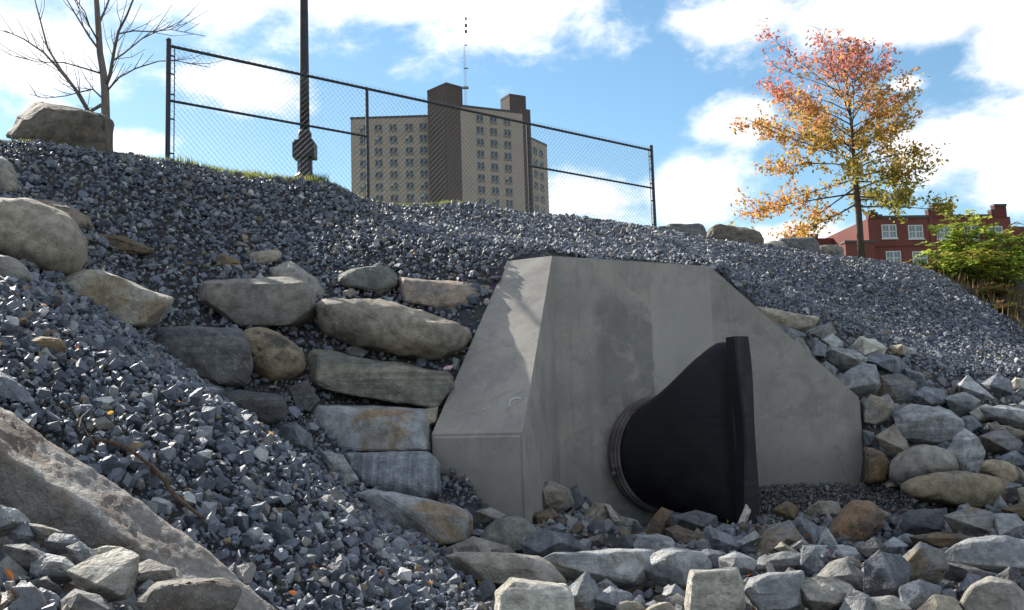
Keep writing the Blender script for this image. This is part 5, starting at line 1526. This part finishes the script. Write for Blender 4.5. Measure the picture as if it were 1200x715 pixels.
sumac('sumac_shrub', 1118, 250, 22.4, 0.62, 9, 'tallest bright green shrub with feathery leaves in front of the brick building', GREENS, seed=2)
sumac('sumac_shrub', 1164, 264, 22.0, 0.75, 11, 'bushy bright green shrub right of the tallest feathery one', GREENS, seed=3)
sumac('sumac_shrub', 1140, 296, 20.9, 0.7, 10, 'lower green shrub filling the gap between the two tall feathery shrubs', GREENS + YELLOW, seed=4)
sumac('low_bush', 1090, 314, 21.6, 0.5, 8, 'low yellow green bush just behind the edge of the gravel', YELLOW + GREENS, seed=5, frond=.4)
sumac('low_bush', 1118, 318, 20.9, 0.5, 8, 'yellowish low bush at the foot of the tallest feathery shrub', GREENS + YELLOW, seed=15, frond=.42)
sumac('olive_bush', 1200, 262, 24.5, 1.0, 16, 'dull olive bush at the right photo edge behind the dry grass', OLIVE, seed=6)
sumac('olive_bush', 1250, 250, 24.5, 1.2, 12, 'dull olive bush just past the right photo edge', OLIVE, seed=8)
sumac('reddish_bush', 1162, 340, 19.4, 0.4, 7, 'small reddish brown bush in dry grass at the right edge of the gravel', [(0.20, 0.09, 0.03), (0.15, 0.12, 0.03), (0.10, 0.11, 0.02)], seed=9, frond=.35)
sumac('low_bush', 1186, 362, 18.3, 0.4, 7, 'dark low weeds at the gravel edge below the reddish bush', [(0.07, 0.08, 0.015), (0.13, 0.12, 0.03), (0.16, 0.09, 0.03)], seed=12, frond=.32)
n = 9000
gx_ = rng.uniform(7.5, 17, n); gy_ = rng.uniform(15.0, 26, n)
gp = np.stack([gx_, gy_], -1); s_ = (gp - FA) @ FN; a_ = (gp - FA) @ FU
k = inside(NOSE, gx_, gy_)
gp = gp[k]; n = len(gp)
pos = np.concatenate([gp, zq(gp[:, 0], gp[:, 1])[:, None] - .02], 1)
cols = np.array([(0.26, 0.19, 0.085), (0.18, 0.13, 0.06), (0.13, 0.085, 0.04), (0.10, 0.09, 0.03)])[rng.integers(0, 4, n)]
blades('dry_grass', pos, rng.uniform(0.08, 0.32, n), cols, 'tan dry grass and weeds past the right end of the gravel slope', 0.012, 0.6)
rock([(1168,352),(1175,335),(1192,325),(1215,328),(1222,365),(1190,372)], 'darkgrey', 'block', 'shaded grey boulder among the bushes at the right edge', 'boulders along the top of the bank', Y=22.6, name='boulder', cat='boulder')

# ------------------------------------------------------------------ buildings
def brick_mat(name, a, b, mortar, scale, bw=0.5, rough=0.85):
    t = NT(name); v = t.tc.outputs['Object']
    s = t.n.new('ShaderNodeSeparateXYZ'); t.l.new(v, s.inputs[0])
    h = t.math('ADD', s.outputs[0], s.outputs[1])
    cb = t.n.new('ShaderNodeCombineXYZ'); t.l.new(h, cb.inputs[0]); t.l.new(s.outputs[2], cb.inputs[1])
    br = t.n.new('ShaderNodeTexBrick'); t.l.new(cb.outputs[0], br.inputs['Vector'])
    br.inputs['Color1'].default_value = (*a, 1); br.inputs['Color2'].default_value = (*b, 1); br.inputs['Mortar'].default_value = (*mortar, 1)
    br.inputs['Scale'].default_value = scale; br.inputs['Mortar Size'].default_value = 0.012
    n = t.noise(v, 0.25, 5, 0.6); n2 = t.noise(t.vec('MULTIPLY', v, (1.2, 1.2, 0.15)), 1.0, 5, 0.6)
    c = t.mix(t.step(n, .35, .65, 0, .3), br.outputs['Color'], t.mix(1.0, br.outputs['Color'], (.7, .68, .66), 'MULTIPLY'))
    c = t.mix(t.step(n2, .5, .7, 0, .25), c, t.mix(1.0, c, (.62, .6, .6), 'MULTIPLY'))
    return t.done(c, rough, None, 0.25)
M['tanbrick'] = brick_mat('tan_brick', (0.41, 0.33, 0.285), (0.36, 0.29, 0.25), (0.40, 0.36, 0.33), 3.0)
M['brownbrick'] = brick_mat('brown_brick', (0.115, 0.082, 0.078), (0.095, 0.070, 0.068), (0.13, 0.115, 0.11), 3.0)
M['redbrick'] = brick_mat('red_brick', (0.195, 0.052, 0.043), (0.16, 0.044, 0.038), (0.20, 0.13, 0.115), 3.2)
M['redbrick_dark'] = brick_mat('dark_red_brick', (0.15, 0.035, 0.035), (0.13, 0.03, 0.03), (0.17, 0.10, 0.10), 3.2)
M['coping'] = plain('stone_coping', (0.30, 0.29, 0.26), 0.8, 0.3)
M['copingdark'] = plain('dark_metal_coping', (0.06, 0.065, 0.06), 0.6, 0.4)
M['winglass'] = plain('window_glass', (0.035, 0.042, 0.05), 0.12, 0.6, 0, 0.3, 0.8)
M['skyglass'] = plain('bright_window_glass', (0.14, 0.17, 0.19), 0.15, 0.6, 0, 0.3, 0.8)
M['white'] = plain('white_window_frame', (0.58, 0.58, 0.57), 0.6, 0.4)
M['greyframe'] = plain('grey_window_frame', (0.20, 0.20, 0.20), 0.6, 0.4)
M['blind'] = plain('pale_blind', (0.42, 0.40, 0.36), 0.8, 0.2)

def wall_frame(p0, p1):
    """local frame of a facade from p0 to p1 (world XY), x along it, y into it"""
    ax = Vector((p1[0] - p0[0], p1[1] - p0[1], 0)); L = ax.length; ax.normalize()
    inn = Vector((-ax.y, ax.x, 0))
    return ax, inn, L, math.atan2(ax.y, ax.x)
def local_mesh(name, mat, build):
    mb = MB(); build(mb)
    me = bpy.data.meshes.new(name); me.from_pydata([tuple(v) for v in mb.v], [], mb.f); me.materials.append(mat); me.update()
    return me
def ring_frame(mb, w, h, t, y0, y1):
    mb.box(-w / 2, w / 2, y0, y1, -h / 2, -h / 2 + t); mb.box(-w / 2, w / 2, y0, y1, h / 2 - t, h / 2)
    mb.box(-w / 2, -w / 2 + t, y0, y1, -h / 2 + t, h / 2 - t); mb.box(w / 2 - t, w / 2, y0, y1, -h / 2 + t, h / 2 - t)
def place_window(parent, me_frame, subs, p, rot):
    f = link('window', me_frame, parent); f.location = Vector(p) - origin(parent); f.rotation_euler = (0, 0, rot)
    for nm, me in subs:
        link(nm, me, f)
    return f

# tower
tw_base = P(520, 300, 200); TZ0 = 3.5
tower = empty('apartment_tower', (tw_base.x, 200, TZ0))
tag(tower, 'tall tan brick apartment tower with dark brown stair shafts behind the fence', 'building')
def at(px, py, Y): return P(px, py, Y)
def block(name, pts_xy, z1, mat, parent, z0=TZ0, cap=None):
    mb = MB(); mb.prism([Vector((x, y, z0)) for x, y in pts_xy], [Vector((x, y, z1)) for x, y in pts_xy])
    o = mb.make(name, mat, parent)
    if cap:
        cx_ = sum(p[0] for p in pts_xy) / len(pts_xy); cy_ = sum(p[1] for p in pts_xy) / len(pts_xy)
        gr = [((x - cx_) * 1.012 + cx_, (y - cy_) * 1.012 + cy_) for x, y in pts_xy]
        mb = MB(); mb.prism([Vector((x, y, z1 - .1)) for x, y in gr], [Vector((x, y, z1 + .35)) for x, y in gr]); mb.make('coping', cap, o)
    return o
roofL = at(455, 138, 200).z
l0, l1 = at(411.5, 190, 200), at(506, 190, 200)
block('wall', [(l0.x, 200), (l1.x, 200), (l1.x, 216), (l0.x + 2, 216)], roofL, M['tanbrick'], tower, cap=M['copingdark'])
s0, s1, s2 = at(501.5, 150, 198.2), at(524, 150, 193.5), at(543, 150, 196.5)
roofS = at(522, 98.5, 193.5).z
block('stair_shaft', [(s0.x, s0.y), (s1.x, s1.y), (s2.x, s2.y), (s2.x - 1, 206), (s0.x, 206)], roofS, M['brownbrick'], tower, cap=M['brownbrick'])
r0_, r1_ = at(541, 190, 196.0), at(614, 190, 202.0)
roofR = at(541, 124.5, 196).z
block('wall', [(r0_.x, r0_.y), (r1_.x, r1_.y), (r1_.x - 4, r1_.y + 12), (r0_.x - 4, r0_.y + 12)], roofR, M['tanbrick'], tower, cap=M['copingdark'])
q0_, q1x, q2_ = at(587, 130, 204.5), at(598, 130, 201.8), at(616, 130, 204)
roofQ = at(598, 111.5, 205.5).z
d0_, d1_ = at(612.5, 190, 202.3), at(623.5, 190, 203.5)
block('stair_shaft', [(at(587, 130, 209).x, 209), (at(597.5, 130, 205.5).x, 205.5), (at(616.5, 130, 207.5).x, 207.5), (at(616.5, 130, 216).x, 216), (at(587, 130, 216).x, 216)], roofQ, M['brownbrick'], tower, cap=M['brownbrick'])
block('stair_shaft', [(d0_.x, d0_.y), (d1_.x, d1_.y), (d1_.x, 210), (d0_.x, 210)], at(615, 128, 203).z, M['brownbrick'], tower)
e0_, e1_ = at(621, 190, 213), at(641.5, 190, 220)
roofE = at(621, 161.5, 213).z
block('wall', [(e0_.x, e0_.y), (e1_.x, e1_.y), (e1_.x - 10, e1_.y + 8), (e0_.x - 6, e0_.y + 8)], roofE, M['tanbrick'], tower, cap=M['copingdark'])
WW, WH = 1.55, 1.4
def tframe(mb):
    ring_frame(mb, WW, WH, 0.09, -0.06, 0.06); mb.box(-0.13, 0.13, -0.06, 0.06, -WH / 2 + .09, WH / 2 - .09); mb.box(-WW / 2 - .08, WW / 2 + .08, -0.16, 0.04, -WH / 2 - 0.2, -WH / 2 - .002)
tf_me = local_mesh('window', M['greyframe'], tframe)
tpane = [local_mesh('pane', M['winglass'], lambda mb, s=s: mb.box(s * 0.13 if s > 0 else -WW / 2 + .09, WW / 2 - .09 if s > 0 else -0.13, -0.03, 0.02, -WH / 2 + .09, WH / 2 - .09)) for s in (-1, 1)]
tblind = local_mesh('blind', M['blind'], lambda mb: mb.box(-WW / 2 + .1, -0.14, -0.045, -0.031, 0.05, WH / 2 - .1))
rdw = random.Random(3)
def window_grid(parent, p0, p1, cols_px, row0_z, dz, rows):
    ax, inn, L, rot = wall_frame(p0, p1)
    for cpx in cols_px:
        d = ray(cpx, 190); kx = d.x / d.y
        # where the vertical plane of sight meets the facade
        s_ = (kx * p0[1] - p0[0]) / (ax.x - kx * ax.y)
        for r in range(rows):
            p = Vector((p0[0], p0[1], 0)) + ax * s_ - inn * 0.03; p.z = row0_z - dz * r
            subs = [('pane', tpane[0]), ('pane', tpane[1])]
            if rdw.random() < .25: subs.append(('blind', tblind))
            place_window(parent, tf_me, subs, p, rot)
dzL = 14.45 * 200 / FPX
window_grid(tower, (l0.x, 200), (l1.x, 200), (426.4, 444, 461.5, 480, 496.8), at(461, 149.5, 200).z, dzL, 8)
window_grid(tower, (r0_.x, r0_.y), (r1_.x, r1_.y), (563.5, 579.5, 595.5), at(563.5, 138, 197.5).z, 14.66 * 197.5 / FPX, 8)
window_grid(tower, (e0_.x, e0_.y), (e1_.x, e1_.y), (627.5, 634.5), at(627, 176, 215).z, 14.2 * 215 / FPX, 6)
# rooftop antenna
mb = MB()
a0, a1 = at(546, 130, 205), at(546, 18, 205)
for dx, dy in ((-.35, -.2), (.35, -.2), (0, .4)):
    mb.tube([Vector((a0.x + dx, a0.y + dy, roofR)), Vector((a0.x + dx * .35, a0.y + dy * .35, at(546, 55, 205).z))], 0.035, 4)
zz = roofR
while zz < at(546, 55, 205).z - 1:
    mb.tube([Vector((a0.x - .33, a0.y, zz)), Vector((a0.x + .33, a0.y, zz + .9))], 0.025, 3); zz += 0.9
mb.tube([Vector((a0.x, a0.y, at(546, 56, 205).z)), Vector((a0.x, a0.y, a1.z))], 0.03, 4)
am = mb.make('antenna_mast', M['greyframe'], tower)
for y, w_ in ((22, .35), (30, .5), (37, .5), (53, .6), (80, 1.0)):
    p = at(546, y, 205); mb = MB()
    mb.box(p.x - w_ / 2, p.x + w_ / 2, p.y - .2, p.y + .2, p.z - (.3 if y < 40 else .06), p.z + (.3 if y < 40 else .06)); mb.make('aerial', M['copingdark'] if y < 40 else M['greyframe'], am)
p = at(544, 103, 195); mb = MB(); mb.box(p.x - .3, p.x + .9, p.y - .3, p.y + .3, p.z - .2, p.z + .2); mb.make('camera_arm', M['greyframe'], tower)

# red brick building
RY = 108.0; RZ0 = 3.8
rl, rr = at(1018.5, 280, RY), at(1186, 280, RY + 1.5)
redb = empty('brick_building', ((rl.x + rr.x) / 2, RY, RZ0))
tag(redb, 'red brick building with stepped parapets and white windows behind the autumn tree', 'building')
axr, inr, LR, rotr = wall_frame((rl.x, rl.y), (rr.x, rr.y))
def rb(s, z, into=0.0):
    q = Vector((rl.x, rl.y, 0)) + axr * s + inr * into; return Vector((q.x, q.y, z))
def s_px(px, into=0.0):
    d = ray(px, 270); k = d.x / d.y; p0 = rb(0, 0, into)
    return (k * p0.y - p0.x) / (axr.x - k * axr.y)
def zr(py, px=1080): return at(px, py, RY + 0.6).z
def slab_b(name, s0, s1, z0, z1, i0, i1, mat, parent):
    mb = MB(); mb.prism([rb(s0, z0, i0), rb(s1, z0, i0), rb(s1, z0, i1), rb(s0, z0, i1)], [rb(s0, z1, i0), rb(s1, z1, i0), rb(s1, z1, i1), rb(s0, z1, i1)])
    return mb.make(name, mat, parent)
zroof = zr(255.5)
wallr = slab_b('wall', 0, LR, RZ0, zroof, 0, 18, M['redbrick'], redb)
slab_b('coping', s_px(1034), s_px(1089), zroof, zroof + .3, -.12, .5, M['copingdark'], wallr)
slab_b('coping', s_px(1118), s_px(1163), zroof, zroof + .3, -.12, .5, M['copingdark'], wallr)
# stepped parapets
def parapet(steps):
    par = None
    for (xa, xb, yt, mt) in steps:
        o = slab_b('parapet', s_px(xa), s_px(xb), zroof + (0.002 if par is None else 0), zr(yt), -.10, .6, mt, redb) if par is None else slab_b('step', s_px(xa), s_px(xb), zroof + .004, zr(yt), -.103, .602, mt, par)
        slab_b('coping', s_px(xa) - .05, s_px(xb) + .05, zr(yt) + .002, zr(yt) + .25, -.18, .66, M['copingdark'], o if par is None else par)
        if par is None: par = o
parapet([(1018.6, 1025, 248.5, M['redbrick_dark']), (1025, 1029, 251, M['redbrick_dark']), (1029, 1034, 253.5, M['redbrick_dark'])])
parapet([(1094.5, 1118, 241, M['redbrick_dark']), (1089, 1094.5, 247.5, M['redbrick_dark'])])
parapet([(1167, 1181, 243, M['redbrick_dark']), (1163, 1167, 249, M['redbrick_dark'])])
slab_b('pilaster', s_px(1089), s_px(1094), RZ0, zroof, -.12, 0.002, M['redbrick'], wallr)
slab_b('belt_course', 0.3, LR - .3, zr(289), zr(287.5), -.08, 0.002, M['redbrick_dark'], wallr)
# farther wing on the right
slab_b('wall', LR + .02, LR + 16, RZ0, zr(252, 1195), 6, 18, M['redbrick'], redb)
# left: the side wall in sun and a low bay
x0b, x1b = s_px(969.5, -2.0), s_px(1001, -2.0)
bay = slab_b('bay', x0b, x0b + (x1b - x0b) * .96, RZ0, zr(264, 985), 7.5, 16, M['redbrick'], redb)
slab_b('coping', x0b - .1, x0b + (x1b - x0b) * .97, zr(264, 985) + .002, zr(264, 985) + .3, 7.4, 16.1, M['copingdark'], bay)
slab_b('link_wall', x0b + (x1b - x0b) * .96 + .002, -.002, RZ0, zr(262, 1008), 9.5, 17, M['redbrick'], redb)
slab_b('porch', s_px(984), -.004, RZ0, zr(288, 1000), -1.2, 7.4, M['redbrick'], redb)
slab_b('coping', s_px(984) - .1, .15, zr(288, 1000) + .002, zr(288, 1000) + .25, -1.3, -.125, M['copingdark'], redb)
sw = (s_px(1050.5) - s_px(1033)); sh = zr(264) - zr(280)
def rframe(mb):
    ring_frame(mb, sw, sh, .11, -.05, .07); mb.box(-.07, .07, -.05, .07, -sh / 2 + .11, sh / 2 - .11)
    for s in (-1, 1):
        xa, xb = (0.07, sw / 2 - .11) if s > 0 else (-sw / 2 + .11, -.07)
        xm = (xa + xb) / 2
        mb.box(xm - .02, xm + .02, -.03, .03, -sh / 2 + .11, sh / 2 - .11)
        mb.box(xa, xb, -.032, .032, -.04, .04)
    mb.box(-sw / 2 - .1, sw / 2 + .1, -.14, .05, -sh / 2 - .14, -sh / 2 - .002)
rf_me = local_mesh('window', M['white'], rframe)
rpane = [local_mesh('pane', M['skyglass'], lambda mb, s=s: mb.box(0.07 if s > 0 else -sw / 2 + .11, sw / 2 - .11 if s > 0 else -.07, -0.015, 0.015, -sh / 2 + .11, sh / 2 - .11)) for s in (-1, 1)]
for (cx_, cy_) in [(1041.7, 272), (1072.7, 272), (1106, 272), (1044.5, 303), (1075.3, 303), (1107.5, 303), (1138, 272), (1140, 303), (1166, 272)]:
    s_ = s_px(cx_)
    place_window(redb, rf_me, [('pane', rpane[0]), ('pane', rpane[1])], rb(s_, zr(cy_, cx_), -.02), rotr)
s_ = s_px(985.5, 7.5)
f = place_window(redb, rf_me, [('pane', rpane[0]), ('pane', rpane[1])], rb(s_, zr(283, 985), 7.46), rotr)
